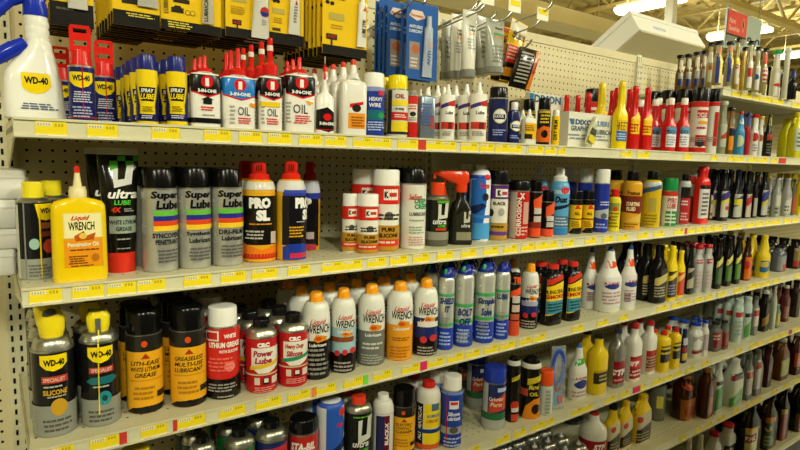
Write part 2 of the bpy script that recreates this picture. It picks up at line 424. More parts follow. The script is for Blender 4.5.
def trigger_bottle(R, H, px, o):        # black trigger spray bottle with orange head
    xl, xr, yb, yt = px; zf = ZF[0]; zn = zf(o['yc']); parts = []; D = .62
    secs = [(0, R*.93, R*D*.93, 3), (.003, R, R*D, 3), (zn*.5, R*.98, R*D, 3), (zn*.72, R*.78, R*D*.95, 2.6), (zn*.84, R*.42, R*.42, 2), (zn, R*.36, R*.36, 2)]
    mb = MB(); mb.loft(secs, mat(o['body'], 'plastic')); parts.append(('bottle_body', mb.mesh('bottle_body', 50)))
    parts.append(('printed_label', decal_mesh(Body(False, secs, R, H), o['dec'], px)))
    m = mat(o['cap'], 'plastic'); h = H-zn; c = MB()
    c.lathe([(R*.44, zn-.004), (R*.46, zn+h*.3), (R*.3, zn+h*.34)], m, 18)
    c.loft([(zn+h*.3, R*.34, R*.3, 3), (zn+h*.5, R*.9, R*.36, 3.4, -R*.3, 0), (zn+h*.8, R*1.35, R*.38, 3.4, -R*.75, 0), (H, R*1.25, R*.26, 3.2, -R*.75, 0)], m, 20)
    c.box(-R*2.25, -R*2.05, -R*.16, R*.16, zn+h*.58, zn+h*.92, m)
    c.tube([(-R*1.3, 0, zn+h*.6), (-R*1.4, 0, zn+h*.1), (-R*1.15, 0, zn-h*.5), (-R*1.25, 0, zn-h*.8)], [R*.16, R*.15, R*.13, R*.1], m, 8)
    parts.append(('trigger_head', c.mesh('trigger_head')))
    return parts

def carton(R, H, px, o):                # printed paperboard carton
    D = o.get('D', .5); mb = MB(); secs = [(0, R, R*D, 30), (H, R, R*D, 30)]
    mb.box(-R, R, -R*D, R*D, 0, H, mat(o['body'], 'paper')); parts = [('box', mb.mesh('box'))]
    if o.get('dec'):
        fx = o.get('fx', (px[0], px[1])); parts.append(('printed_label', decal_mesh(Body(False, secs, R, H), o['dec'], (fx[0], fx[1], px[2], px[3]), kind='paper')))
    fl = MB()
    fl.box(-R, R, -R*D, -R*D*.1, H, H+.0012, mat(o['body'], 'paper')); fl.box(-R, R, R*D*.1, R*D, H, H+.0012, mat(o['body'], 'paper')); parts.append(('flap', fl.mesh('flap')))
    return parts

# ------------------------------------------------------------------ placing products from their pixels
SH = {0: 1.944, 1: 1.670, 2: 1.385, 3: 1.097, 4: .806, 5: .513, 6: .163}
WORD = {0: 'raised top-right', 1: 'top', 2: 'second', 3: 'third', 4: 'fourth', 5: 'fifth', 6: 'bottom'}
RECORD = []
ORD = ['first', 'second', 'third', 'fourth', 'fifth', 'sixth', 'seventh']
_lib = {}
SUBS = ('cap_grip', 'grille', 'nozzle', 'tip', 'straw_hinge', 'spout_ring')
def place_parts(name, parts, loc, rz, label, cat, group):
    root = link(name, None, None, loc, rz, label, cat, group); capo = None
    for pn, me in parts:
        if pn == 'cap': capo = link(pn, me, root)
    for pn, me in parts:
        if pn != 'cap': link(pn, me, capo if pn in SUBS and capo else root)
    return root
def prod(d, shf, xl, xr, yb, yt, builder=aero, cat='spray can', name=None, behind=0, pitch=None, turn=0, rz=None, Y=None, front=None, key=None, like=None, bl=None, label=None, group=None, dx=0, skip=0, dxb=0, **o):
    """xl..xr, yb, yt: the photo pixels the thing covers; its foot on the shelf gives the distance"""
    zs = SH[shf]; flat = builder is not aero; D = o.get('D', .6) if flat else 1.0
    if builder is tube_stand: D = .6
    isr = o.get('prof') in ('round', 'cylinder') and D > .9
    xc = (xl+xr)/2
    def solve(Yc):
        lo, hi = -.3, 6.
        for _ in range(60):
            m = (lo+hi)/2
            if pr((m, Yc, zs))[0] < xc: lo = m
            else: hi = m
        return Vector((lo, Yc, zs))
    if like:
        Rr, H, parts, D, flat = _lib[like]
        if Y is None:                                  # a known size: its distance follows from where its top shows
            lo, hi = .02, .42
            for _ in range(40):
                m = (lo+hi)/2; q = solve(m)
                y = pr((q.x, m, zs+H))[1]
                below = zs+H < CAM.z
                if (y > yt) == below: lo = m
                else: hi = m
            Y = lo
        c = solve(Y)
    else:
        Yc = Y if Y is not None else max(.03, on_z(xc, yb, zs).y+.03); Rr = .03
        c = solve(Yc); th = 0; ne = 2 if (not flat or isr) else 3.4; zm = zs+.07
        for _ in range(16):                             # fit the outline of the foot to the pixel span
            Rd = Rr*D; cr_ = math.cos(rz or 0); sr_ = math.sin(rz or 0); xs = []
            for x, y in ring(Rr, Rd, ne, 40): xs.append(pr((c.x+x*cr_-y*sr_, c.y+x*sr_+y*cr_, zm))[0])
            k = (xr-xl)/(max(xs)-min(xs)); Rr *= k
            e = xc-(max(xs)+min(xs))/2; dpx = pr((c.x+.01, c.y, zm))[0]-pr((c.x, c.y, zm))[0]
            c.x += e/dpx*.01
            if Y is None:
                fp = on_z(xc, yb, zs); c.y += (max(fp.y+Rd*.95, Rd+.004)-c.y)*.6
        th = math.atan2(c.x-CAM.x, c.y-CAM.y)
        hv = Vector((c.x-CAM.x, c.y-CAM.y, 0)).normalized()
        rt = (Rr*o.get('rc', .93)*.9 if not flat else Rr*.15)
        def zat(y, pts):
            lo, hi = -.05, .7
            for _ in range(40):
                m = (lo+hi)/2
                if min(pr((q.x, q.y, zs+m))[1] for q in pts) > y: lo = m
                else: hi = m
            return lo
        H = zat(yt, (c+hv*rt, c-hv*rt))
        ZF[0] = lambda y, q=c-hv*Rd*.95: max(0, zat(y, (q,)))
        if flat and not isr and 'fx' not in o and builder is not tube_stand:
            a = abs(th); side = D*math.sin(a)*.8/(math.cos(a)+D*math.sin(a)*.8)
            o['fx'] = (xl+(xr-xl)*side, xr)
        parts = builder(Rr, H, (xl, xr, yb, yt), o)
        ang = (math.atan2(CAM.x-c.x, c.y-CAM.y) if not flat or isr else 0)+math.radians(turn) if rz is None else rz
        for _, me in parts: me.transform(Matrix.Rotation(ang, 4, 'Z'))
        if key: _lib[key] = (Rr, H, parts, D, flat)
    rz = 0
    name = name or {'spray can': 'spray_can', 'bottle': 'bottle'}.get(cat, cat.replace(' ', '_'))
    lab = label or (d+(', front of its row' if behind else ''))
    root = place_parts(name, parts, (c.x+dx, c.y, zs), rz, lab, cat, group or (d+' row' if behind else None))
    RECORD.append((shf, xc, d, c.x, c.y, Rr, H, D if flat else 1))
    p = max(pitch or 0, 2.05*Rr*D)
    for k in range(1, behind+1):
        if k <= skip: continue
        Yk = c.y+p*k
        if Yk+Rr*D > .425: break
        r = place_parts(name, parts, (c.x+dx+dxb+random.uniform(-.003, .003), Yk, zs), 0, (bl or d)+', %s in its row' % ORD[k], cat, group or d+' row')
        RECORD.append((shf, None, d, c.x, Yk, Rr, H, D if flat else 1))
    return root

# ------------------------------------------------------------------ the building
X0, X1, Y0, Y1 = -9., 36., -11., 19.
mb = MB(); mb.box(X0, X1, Y0, Y1, -.1, 0, M_FLOOR); link('floor', mb.mesh('floor'), kind='structure', label='pale tiled store floor')
CZ = 5.1
mb = MB(); prof = []; y = Y0
while y < Y1:
    prof += [(y, CZ), (y+.13, CZ), (y+.17, CZ+.07), (y+.28, CZ+.07)]; y += .32
vs = []; fs = []
for yy, zz in prof: vs += [(X0, yy, zz), (X1, yy, zz)]
for i in range(len(prof)-1): fs.append((2*i, 2*i+1, 2*i+3, 2*i+2))
mb.add(vs, fs, M_CEIL); ceil = link('ceiling', mb.mesh('ceiling', 10), kind='structure', label='ribbed metal roof deck ceiling painted cream')
for nm, b in (('wall_back', (X0, X1, Y1, Y1+.1)), ('wall_front', (X0, X1, Y0-.1, Y0)), ('wall_left', (X0-.1, X0, Y0, Y1)), ('wall_right', (X1, X1+.1, Y0, Y1))):
    m = MB(); m.box(*b, 0, CZ+.1, M_WALL); link(nm, m.mesh(nm), kind='structure')
def truss(L, z0, z1, step, w):
    m = MB(); m.box(0, L, -w, w, z0, z0+w*1.3, M_JOIST); m.box(0, L, -w, w, z1-w*1.3, z1, M_JOIST)
    n = int(L/step)
    for i in range(n):
        a, b = i*step, (i+1)*step
        pa, pb = ((a, 0, z0+w), (b, 0, z1-w)) if i % 2 == 0 else ((a, 0, z1-w), (b, 0, z0+w))
        m.tube([pa, pb], w*.45, M_JOIST, 5)
    return m
jm = truss(Y1-Y0-.2, 4.5, CZ, .55, .045).mesh('joist')
x = -7.9
while x < X1-1:
    j = link('joist', jm, ceil, (x, Y0+.1, 0), PI/2); x += 1.58
gm = truss(X1-X0-.2, 4.2, 4.92, .8, .07).mesh('girder')
link('girder', gm, ceil, (X0+.1, 3.55, 0)); link('girder', gm, ceil, (X0+.1, -7.2, 0))
q = on_y(670, 25, 3.55)
m = MB(); m.loft([(0, .065, .065, 8), (4.2, .065, .065, 8)], mat('e4e2d4', 'paint'), 24); link('support_column', m.mesh('support_column'), None, (q.x, 3.55, 0), kind='structure', label='white square steel support column below the ceiling girder')
# the wide duct behind the gondola
m = MB(); m.box(0, 14.6, 0, .62, 4.22, 4.5, M_DUCT)
dt = link('air_duct', None, None, (-4, 6.1, 0), 0, 'wide cream rectangular air duct under the ceiling behind the shelving', 'duct'); link('duct_body', m.mesh('duct_body'), dt)
fmm = MB().box(0, .05, -.02, .64, 4.2, 4.52, M_DUCT).mesh('flange'); hmm = MB().box(0, .03, .3, .32, 4.5, CZ, M_JOIST).mesh('hanger_strap')
for v in (0, 4.85, 9.7, 14.55): link('flange', fmm, dt, (v, 0, 0)); link('hanger_strap', hmm, dt, (v+.3 if v < 14 else v-.3, 0, 0))
# fluorescent strips (each with its own light)
hbm = MB().box(-.11, .11, -.55, .55, .03, .09, mat('e8e6da', 'paint')).mesh('housing')
df = MB(); df.rings([[(a, yy, c) for a, c in ((-.15, .03), (-.145, -.02), (-.09, -.055), (0, -.065), (.09, -.055), (.145, -.02), (.15, .03))] for yy in (-.55, .55)], mat('fff6d2', 'glow')); dfm = df.mesh('diffuser')
wmm = MB().tube([(0, 0, .09), (0, 0, CZ-LAMP_Z)], .006, M_JOIST, 5).mesh('hanger')
for i, (x, y) in enumerate(LAMPS):
    lab = 'fluorescent strip %s, %s from the left end' % (('behind the gondola', 'beyond the opposite gondola', 'two aisles away')[(4.36, -4.4, -9.0).index(y)], ORD[(-3.8, -.65, 2.5, 5.65, 8.8, 11.9, 15.05).index(x)])
    if y > 3 and x > 8:
        lab = ['lit fluorescent strip above the white carton, left of the column', 'lit fluorescent strip beside the hanging red aisle sign', 'lit fluorescent strip at the far right edge of the picture'][[8.8, 11.9, 15.05].index(x)]
    r = link('ceiling_light', None, None, (x, y, LAMP_Z), 0, lab, 'light', 'fluorescent ceiling strips')
    link('housing', hbm, r); link('diffuser', dfm, r); link('hanger', wmm, r, (0, -.4, 0)); link('hanger', wmm, r, (0, .4, 0))
    for nm, en, dz, rx in (('lamp_down', LAMP_DOWN, -.075, 0), ('lamp_up', LAMP_UP, .1, PI)):
        L = bpy.data.lights.new(nm, 'AREA'); L.shape = 'RECTANGLE'; L.size = .3; L.size_y = 1.1; L.energy = en; L.color = LAMP_COL
        lo = bpy.data.objects.new(nm, L); COL.objects.link(lo); lo.parent = r; lo.location = (0, 0, dz); lo.rotation_euler = (rx, 0, 0)

# ------------------------------------------------------------------ gondola shelving
WS = 1.22; YB = .44; ZT = 2.115; PITCH_H = .0254
def perf(nx, nz, rad, m, horizontal=False):
    """sheet of nx x nz cells, each with a real octagonal hole"""
    b = MB(); p = WS/nx if nx == 48 else PITCH_H; vs = []; fs = []
    o8 = [(rad*math.cos(PI/8+PI/4*k), rad*math.sin(PI/8+PI/4*k)) for k in range(8)]
    q8 = [(1, .414), (.414, 1), (-.414, 1), (-1, .414), (-1, -.414), (-.414, -1), (.414, -1), (1, -.414)]
    for i in range(nx):
        for j in range(nz):
            cx, cz = (i+.5)*p, (j+.5)*PITCH_H; k = len(vs); hx, hz = p/2, PITCH_H/2
            vs += [(cx+a*hx, cz+c*hz) for a, c in q8]+[(cx+a, cz+c) for a, c in o8]
            vs += [(cx+hx, cz+hz), (cx-hx, cz+hz), (cx-hx, cz-hz), (cx+hx, cz-hz)]
            for e in range(8): fs.append((k+e, k+(e+1) % 8, k+8+(e+1) % 8, k+8+e))
            fs += [(k, k+16, k+1), (k+2, k+17, k+3), (k+4, k+18, k+5), (k+6, k+19, k+7)]
    if horizontal: vs = [(x, z, 0) for x, z in vs]
    else: vs = [(x, 0, z) for x, z in vs]
    return b.add(vs, fs, m)
NZ = 74
panel_me = perf(48, NZ, .0034, M_PANEL).mesh('pegboard')
gf = link('gondola_frame', None, None, (0, 0, 0), 0, 'cream steel gondola frame with pegboard back panels behind all products', 'shelving')
up = MB()
# slotted upright: strips with two columns of slots
zz = 0.
up.box(-.018, .018, .008, .045, 0, ZT+.01, M_SHELF)
for sx in (-1, 1):
    for k in range(int(2.08/PITCH_H)):
        za = .03+k*PITCH_H; up.box(sx*.0085-.0022, sx*.0085+.0022, .004, .0075, za, za+.0135, M_DARK)
up.box(-.018, -.0112, .002, .008, 0, ZT, M_SHELF); up.box(-.0058, .0058, .002, .008, 0, ZT, M_SHELF); up.box(.0112, .018, .002, .008, 0, ZT, M_SHELF)
for k in range(int(2.08/PITCH_H)+1):
    za = .03+k*PITCH_H-.0119
    for sx in (-1, 1): up.box(sx*.0085-.0028, sx*.0085+.0028, .002, .008, za, za+.0119, M_SHELF)
upm = up.mesh('upright')
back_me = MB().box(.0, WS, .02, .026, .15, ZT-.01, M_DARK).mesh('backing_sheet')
rail_me = MB().box(.018, WS-.018, -.004, .03, ZT-.028, ZT+.004, M_PANEL).mesh('top_rail')
for i in (-1, 0, 1, 2, 3):
    x = i*WS
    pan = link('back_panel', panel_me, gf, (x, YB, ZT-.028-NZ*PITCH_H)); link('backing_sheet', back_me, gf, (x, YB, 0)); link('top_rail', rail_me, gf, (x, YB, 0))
for i in (-1, 0, 1, 2, 3, 4): link('upright', upm, gf, (i*WS, YB-.014, 0))
for i in (-1, 0, 1, 2, 3):
    r = link('kick_base', None, None, (i*WS, 0, 0), 0, 'cream base box under the %s bay of shelves' % ('outer left', 'left', 'middle', 'right', 'farthest')[i+1], 'base', 'gondola base boxes')
    link('base_box', MB().box(.001, WS-.001, .06, .42, 0, .118, M_SHELF).mesh('base_box'), r); link('kick_plate', MB().box(.001, WS-.001, .045, .06, 0, .11, mat('4a4840', 'paint')).mesh('kick_plate'), r)
deck_p = perf(48, 6, .003, M_SHELF, True)
deck_p.add([(0, 6*PITCH_H, 0), (WS, 6*PITCH_H, 0), (WS, .385, 0), (0, .385, 0)], [(0, 1, 2, 3)], M_SHELF)
deck_p.box(0, WS, -.03, .38, -.022, -.012, mat('807c68', 'paint')); deck_p.box(0, WS, -.034, 0, -.03, 0, M_SHELF)
deck_me = deck_p.mesh('deck')
lip = MB(); LH = .031
lip.box(.001, WS-.001, -.004, 0, -LH, 0, M_SHELF); lip.box(.001, WS-.001, -.0075, -.004, -.003, .0015, M_SHELF); lip.box(.001, WS-.001, -.0085, -.004, -LH, -LH+.0035, M_SHELF); lip.box(.001, WS-.001, -.004, .03, -LH-.002, -LH, M_SHELF)
lip_me = lip.mesh('price_channel')
br = MB(); br.add([(0, .0, -.031), (0, .4, -.1), (0, .4, 0), (0, 0, 0), (.003, 0, -.031), (.003, .4, -.1), (.003, .4, 0), (.003, 0, 0)], [(0, 1, 2, 3), (7, 6, 5, 4), (0, 4, 5, 1), (1, 5, 6, 2), (2, 6, 7, 3), (3, 7, 4, 0)], M_SHELF); br_me = br.mesh('bracket')
SEC = {0: 'left', 1: 'middle', 2: 'right', 3: 'farthest'}
def shelf(sh, i, front=0.):
    r = link('metal_shelf', None, None, (i*WS, front, SH[sh]), 0, 'cream metal %s shelf of the %s bay' % (WORD[sh], SEC[i]), 'shelf', 'gondola shelves')
    link('deck', deck_me, r, (0, .034, 0)); link('price_channel', lip_me, r); 
    if sh != 6: link('bracket', br_me, r, (.0005, .02, 0)); link('bracket', br_me, r, (WS-.0035, .02, 0))
    return r
for sh in (1, 2, 3, 4, 5, 6):
    for i in (0, 1, 2, 3): shelf(sh, i)
for i in (2, 3): shelf(0, i, .05).scale.y = .88

# unseen gondola added across the aisle to block low light, darkened against bounce
og = link('gondola_frame', None, None, (WS*3, -1.95, 0), PI, 'unseen brown gondola added across the aisle to block low light', 'shelving')
def recolour(me):
    c = me.copy()
    for k in range(len(c.materials)):
        if c.materials[k] in (M_PANEL, M_SHELF): c.materials[k] = M_LOW_BOUNCE
    return c
o_p, o_r, o_u, o_d, o_l = [recolour(q) for q in (panel_me, rail_me, upm, deck_me, lip_me)]
for i in (-1, 0, 1, 2, 3):
    link('back_panel', o_p, og, (i*WS, YB, ZT-.028-NZ*PITCH_H)); link('backing_sheet', back_me, og, (i*WS, YB, 0)); link('top_rail', o_r, og, (i*WS, YB, 0))
    link('upright', o_u, og, (i*WS, YB-.014, 0))
    for z in (.16, .55, .95, 1.35, 1.7):
        link('deck', o_d, og, (i*WS, .034, z)); link('price_channel', o_l, og, (i*WS, 0, z))

for i in range(9):  # unseen cartons added on top so the lower shelves fall into shade
    ob = link('shade_carton', None, None, (-1.1+i*.68, -2.42, ZT+.016), 0, 'unseen brown carton added to shade the lower shelves, %s from the left' % (ORD+['eighth', 'ninth'])[i], 'carton', 'added shading cartons across the aisle')
    link('carton_body', MB().box(0, .62, -.2, .2, 0, .44, mat('8a6a42', 'paper')).mesh('carton_body'), ob); link('packing_tape', MB().box(0, .62, -.025, .025, .44, .441, mat('b09a6a', 'gloss')).mesh('packing_tape'), ob)

# ------------------------------------------------------------------ products, shelf by shelf
YEL, RED, BLU, NAVY, BLK, WHT, GRN, ORG, GRY = 'f2d50c', 'd3181c', '1f3fa8', '141a52', '0f0f10', 'ecebe4', '2c9a3e', 'e8731a', '8b8b84'
# ---- top shelf
def wd_sprayer(R, H, px, o):
    parts = []; K = R/33.; zl = ZF[0](40)/79.; z = lambda y: ZF[0](y) if y > 20 else ZF[0](20)+(20-y)*zl
    secs = []
    for y, l, r, d, n in ((119, 3, 62, 17, 4), (117.5, 1, 65, 18, 4), (100, 2, 63, 18, 4), (80, 3, 61, 17.5, 4), (71, 5, 59, 16.5, 3.6), (63, 11, 58, 15, 3.2), (55, 19, 56, 13.5, 2.8), (48, 24, 54, 13, 2.4), (40, 26.5, 53, 12.8, 2.2)):
        secs.append((z(y), (r-l)/2*K, d*K, n, ((l+r)/2-33)*K, 0))
    yy = 40
    for k in range(3):
        secs += [(z(yy-1), 12.2*K, 12*K, 2.2, 6*K, 0), (z(yy-4), 12.8*K, 12.6*K, 2.2, 5.6*K, 0), (z(yy-7), 12*K, 12*K, 2.2, 5.2*K, 0)]; yy -= 7.6
    secs += [(z(13), 12.5*K, 12*K, 2.1, 4.5*K, 0)]
    mb = MB(); mb.loft(secs, mat('efefe6', 'plastic')); parts.append(('bottle_body', mb.mesh('bottle_body', 50)))
    parts.append(('printed_label', decal_mesh(Body(False, [s for s in secs], R, H), [
        P_([(20, 73), (49, 73), (50, 86), (46, 90), (40, 93), (34, 94), (28, 93), (23, 90), (20.5, 87)], YEL),
        T_('WD-40', 35, 80.5, 24, 7.5, '101828', 0, 0, .03), G_(18, 56, 103, 110, 3, '4a5a86')], (0, 66, 119, -12))))
    b = mat('1c34b4', 'plastic'); hd = MB(); x = lambda q: (q-33)*K
    hd.lathe([(12.8*K, z(14)), (13*K, z(12)), (12.2*K, z(0)), (8*K, z(-1))], b, 20, 4.5*K, 0)
    hd.loft([(z(1), 10*K, 9*K, 3, 4*K, 0), (z(-5), 17*K, 8*K, 4, 0, 0), (z(-11), 15*K, 7*K, 4, 0, 0), (z(-13), 11*K, 5*K, 4, 0, 0)], b, 20)
    parts.append(('trigger_head', hd.mesh('trigger_head')))
    tr = MB(); tr.tube([(x(24), 0, z(-4)), (x(12), 0, z(2)), (x(2), 0, z(12)), (x(-7), 0, z(22))], [7.5*K, 7*K, 6.5*K, 6*K], b, 10); parts.append(('nozzle_arm', tr.mesh('nozzle_arm')))
    lv = MB(); lv.tube([(x(26), -4*K, z(42)), (x(14), -4*K, z(49)), (x(2), -4*K, z(57)), (x(-7), -4*K, z(63))], [7*K, 9*K, 9*K, 8*K], b, 10); parts.append(('trigger_lever', lv.mesh('trigger_lever')))
    return parts
prod('large white trigger spray bottle with blue trigger and yellow shield', 1, 0, 66, 119, -12, wd_sprayer, 'spray bottle', rz=.02, Y=.07, D=.5)
WDS = lambda x0, x1, y0: [P_([(x0, y0), (x1, y0), (x1, y0+9), ((x0*.2+x1*.8), y0+14), ((x0+x1)/2, y0+16), ((x0*.8+x1*.2), y0+14), (x0, y0+9)], YEL)]
prod('navy spray can with red hang-tab cap and yellow shield', 1, 68, 95, 119, 24, key='wd', body='1a2166', ys=66, yc=66, cap='d8241c', capk='tab', rim=1, straw=82.5, turn=0,
     dec=WDS(70, 92, 72)+[T_('WD-40', 81, 78, 18, 6, '101828', 0, 0, .03), G_(73, 91, 91, 103, 5, 'c8cce0'), G_(72, 91, 106, 118, 4, 'aab0d0'), B_(116.5, 118, 'a03030')], label='navy spray can with red hang-tab cap nearest the white trigger bottle')
prod('', 1, 95, 117, None, 41, like='wd', label='navy spray can with red hang-tab cap, set back right of the front one', group='navy cans with red tabs')
prod('', 1, 56, 70, None, 47, like='wd', label='navy spray can with red hang-tab cap, mostly hidden behind trigger bottle', group='navy cans with red tabs')
SL = lambda a, f='t': [P_([(a+3, 87), (a+19, 87), (a+17, 101), (a+5, 101)], '15120f'), T_('SPRAY', a+11, 90.5, 13, 4, WHT, .2), T_('LUBE', a+11, 96.5, 14, 5.5, YEL, .2, 0, .02), B_(114, 121, NAVY), P_([(a, 82), (a+1, 85), (a+4, 105), (a+3.5, 115), (a, 115)], NAVY), P_([(a+22, 82), (a+21, 85), (a+18, 105), (a+18.5, 115), (a+22, 115)], NAVY), G_(a+6, a+16, 106, 112, 3, '8a7a10'), G_(a+5, a+18, 115, 119, 2, 'c8cce0')]
prod('small yellow spray can with dark blue cap, left row', 1, 136, 158, 121.5, 54, behind=5, body='f0d21a', ys=69.5, yc=69.5, cap='232b7c', rc=.86, rim=0, dec=SL(136), pitch=.052)
prod('small yellow spray can with dark blue cap, right row', 1, 166, 187.5, 122.5, 56, behind=4, body='f0d21a', ys=71.5, yc=71.5, cap='232b7c', rc=.86, rim=0, dec=SL(166), pitch=.052)
def inone(d, xl, xr, yb, yt, ysh, top, extra, capk='spout', bot='ece9df', behind=2, **k):
    w = xr-xl; xc = (xl+xr)/2+k.get('sx', 1)
    dec = [B_(ysh+2, ysh+15, top), P_([(xl+1, ysh+15), (xr+2, ysh+15), (xr+2, ysh+18), (xc+2, ysh+23), (xl+1, ysh+18)], top), P_([(xl+1, ysh+18), (xc+2, ysh+23), (xr+2, ysh+18), (xr+2, ysh+19.3), (xc+2, ysh+24.6), (xl+1, ysh+19.3)], RED),
           E_(xc+1, ysh+9, 5.6, 6.2, 'd0181c'), T_('1', xc+1, ysh+9.5, 3.4, 8, WHT, 0, 0, .03), T_('3-IN-ONE', xc+1, ysh+18.2, w*.56, 3.6, WHT, 0, 0, .03)]
    prod(d, 1, xl, xr, yb, yt, bottle, 'bottle', name='oil_bottle', behind=behind, prof='squat', s0=.72, D=.5, body=bot, yc=ysh-2, ysh=ysh+1.5, cap='d8241c', capk=capk, dec=dec+extra(xl, xr, ysh, yb), rz=-.05, rc=.9, **{a: b for a, b in k.items() if a != 'sx'})
inone('white oil bottle with black top band and small house picture', 189.5, 220, 125.5, 55, 72.5, '15120f', lambda a, b, s, y: [R_(203, 211, 99, 104, '1a1a1a'), P_([(201, 99.5), (207, 96.5), (213, 99.5)], '1a1a1a'), G_(200, 214, 106, 111, 2, RED), B_(118, 123, BLK), G_(202, 214, 114, 116, 1, '888880')])
inone('oil bottle with bright blue top band and red emblem', 221, 254.5, 127.5, 48, 76, '1e78c8', lambda a, b, s, y: [T_('OIL', 243, 111, 11, 8.5, '1a1a1a', 0, 0, .0), G_(237, 250, 117, 124, 3, RED), G_(230, 235, 105, 125, 5, 'a0a098'), P_([(249, 102), (256, 104), (254, 107), (248, 105)], 'f09010')])
inone('narrow black-topped oil bottle with tall red telescoping spout', 258, 282, 128.5, 38, 76, '15120f', lambda a, b, s, y: [R_(260, 279, 102, 107, 'e8c81a'), T_('OIL', 272, 112.5, 9.5, 7.5, '1a1a1a', 0, 0, .0), G_(266, 278, 118, 125, 3, RED), G_(262, 265, 106, 125, 5, 'a0a098')], capk='telescope', behind=3, pitch=.05)
inone('wide black-topped oil bottle with short red spout', 283.5, 314.5, 129.2, 57, 74, '15120f', lambda a, b, s, y: [T_('OIL', 300, 109, 13, 9, '1a1a1a', 0, 0, .0), G_(294, 310, 115, 124, 4, RED), G_(287, 292, 102, 124, 6, 'a0a098'), P_([(305, 100), (312, 102), (308, 105)], 'f0a010')])
prod('white oil bottle with long white neck and black base label', 1, 314.5, 334.5, 131, 57, bottle, 'bottle', name='oil_bottle', prof='coneneck', D=.62, body='ece9df', yc=78, ysh=98, s0=.52, cap='d8241c', capk='tip', tipc='9a988e', rc=1.3, rz=-.06,
     dec=[P_([(314, 112), (327, 107), (336, 114), (336, 129), (328, 132), (314, 128)], '17130f'), E_(327, 117, 3.6, 3.6, 'd0181c'), T_('3-IN-ONE', 327, 123.5, 13, 3.2, WHT, 0, 0, .03), G_(318, 334, 129, 130.5, 1, RED)])
prod('white squeeze bottle with red tip and orange label', 1, 339, 366.5, 132.7, 60, bottle, 'bottle', name='oil_bottle', behind=4, pitch=.047, prof='squat', s0=.7, D=.48, body='e6e4da', yc=76, ysh=84, cap='e8e6de', capk='tip', tipc='e03a20', rc=.8, rz=-.1,
     dec=[R_(349, 364, 113, 128.5, 'e8952a'), R_(349, 364, 101, 113, 'e4e0d0'), P_([(350, 104), (362, 101), (362, 104), (350, 108)], RED), E_(356, 108, 4, 4, '2a2420'), G_(351, 363, 116, 127, 4, 'a05a10')])
prod('blue spray can with white cap and pale lettering', 1, 362, 384.5, 133, 72, body='233a9c', ys=87, cap='edece4', rc=.93, dec=[B_(87, 91, '8a98d0'), T_('HEAVY', 376, 99, 14, 4, WHT), T_('WIRE', 375, 105, 12, 4, WHT), R_(363, 383, 110, 120, '1e6a78'), E_(381, 115, 3, 3, '2e9a50'), G_(368, 384, 121, 131, 4, 'b4c4e8'), R_(378, 383, 90, 95, 'c03838')])
prod('white and yellow spray can with bright yellow cap', 1, 386.5, 408, 134.2, 74.5, behind=1, body='dcdacb', ys=89, cap='f2dc0a', rc=.9, dec=[R_(388, 392, 90, 133, '35352c'), R_(392, 408, 100, 105.5, 'ecd32a'), R_(392, 408, 112, 120, 'cc2e28'), R_(392, 408, 121, 131.5, 'ead22a'), T_('OIL', 400, 96, 10, 4.5, 'a01818'), T_('6-way', 400, 108.8, 9, 3.6, '202020'), G_(394, 406, 114, 118, 2, 'f0e0d0'), B_(131.5, 134.2, '2e2e28')])
prod('slim red and white spray can beside the yellow-capped can', 1, 407.5, 418, 134.8, 90, body='c8241e', ys=95, cap='8a8a80', rc=.8, dec=[R_(408, 417, 97, 103, 'd83028'), R_(408, 417, 104, 122, 'e6e2d8'), E_(413, 114, 3, 2.5, '303028'), G_(409, 417, 105, 110, 2, RED), G_(409, 417, 117, 121, 2, '808078')])
prod('grey-blue flat oil tin with small pale nozzle', 1, 418, 435, 135.4, 88, bottle, 'oil tin', behind=1, prof='tin', D=.55, s0=.9, body='8793a0', bk='foil', yc=95.5, ysh=97.5, cap='dedcd0', capk='tip', rc=.5, dec=[G_(420, 433, 103, 126, 8, '4a68a8'), R_(429, 433, 115, 128, 'b04a3a')], rz=-.15)
TRI = lambda a, b: [P_([(a+1, 105), (b, 99), (b, 103), (a+1, 109)], '4a3a8a'), E_(b-3, 103.5, 4, 2.6, 'c83028'), T_('Lube', (a+b)/2+2, 112.5, (b-a)*.5, 3.5, '403830'), R_(a+2, b-1, 122, 129, 'd03a2a'), R_((a+b)/2+1, b-3, 122, 129, '7a2420'), G_(a+3, b-2, 131, 136, 3, '908878')]
prod('white round bottle with cone tip, purple flash and red band', 1, 440, 455, 137, 84, bottle, 'bottle', name='oil_bottle', behind=2, prof='round', D=1.0, s0=.62, body='eae8df', yc=93, ysh=95, cap='f0efe8', capk='tip', rc=1.2, dec=TRI(440, 455), label='white cone-tip bottle with red band, front of the left row')
prod('white cone-tip bottle with red band, right row', 1, 469.5, 487, 138.5, 82, bottle, 'bottle', name='oil_bottle', behind=3, prof='round', D=1.0, s0=.62, body='eae8df', yc=92, ysh=94, cap='f0efe8', capk='tip', rc=1.2, dec=TRI(469.5, 487))
NV = lambda a, b, y, r: [E_((a+b)/2+2, y, r, r*1.15, 'd8d090'), E_((a+b)/2+2, y, r*.86, r, 'e8e8e0'), P_([((a+b)/2+2-r*.8, y-r*.3), ((a+b)/2+2+r*.8, y-r*.3), ((a+b)/2+2+r*.8, y+r*.5), ((a+b)/2+2-r*.8, y+r*.5)], '1c2450'), T_('LOCK', (a+b)/2+2, y, r*1.3, r*.5, WHT)]
prod('dark navy spray can with black cap and round white emblem', 1, 488, 507.5, 139.3, 86.5, body='1e2556', ys=98, cap='141414', rc=.93, dec=NV(488, 507.5, 116, 6.5)+[G_(493, 506, 129, 136, 3, '98a4d8')])
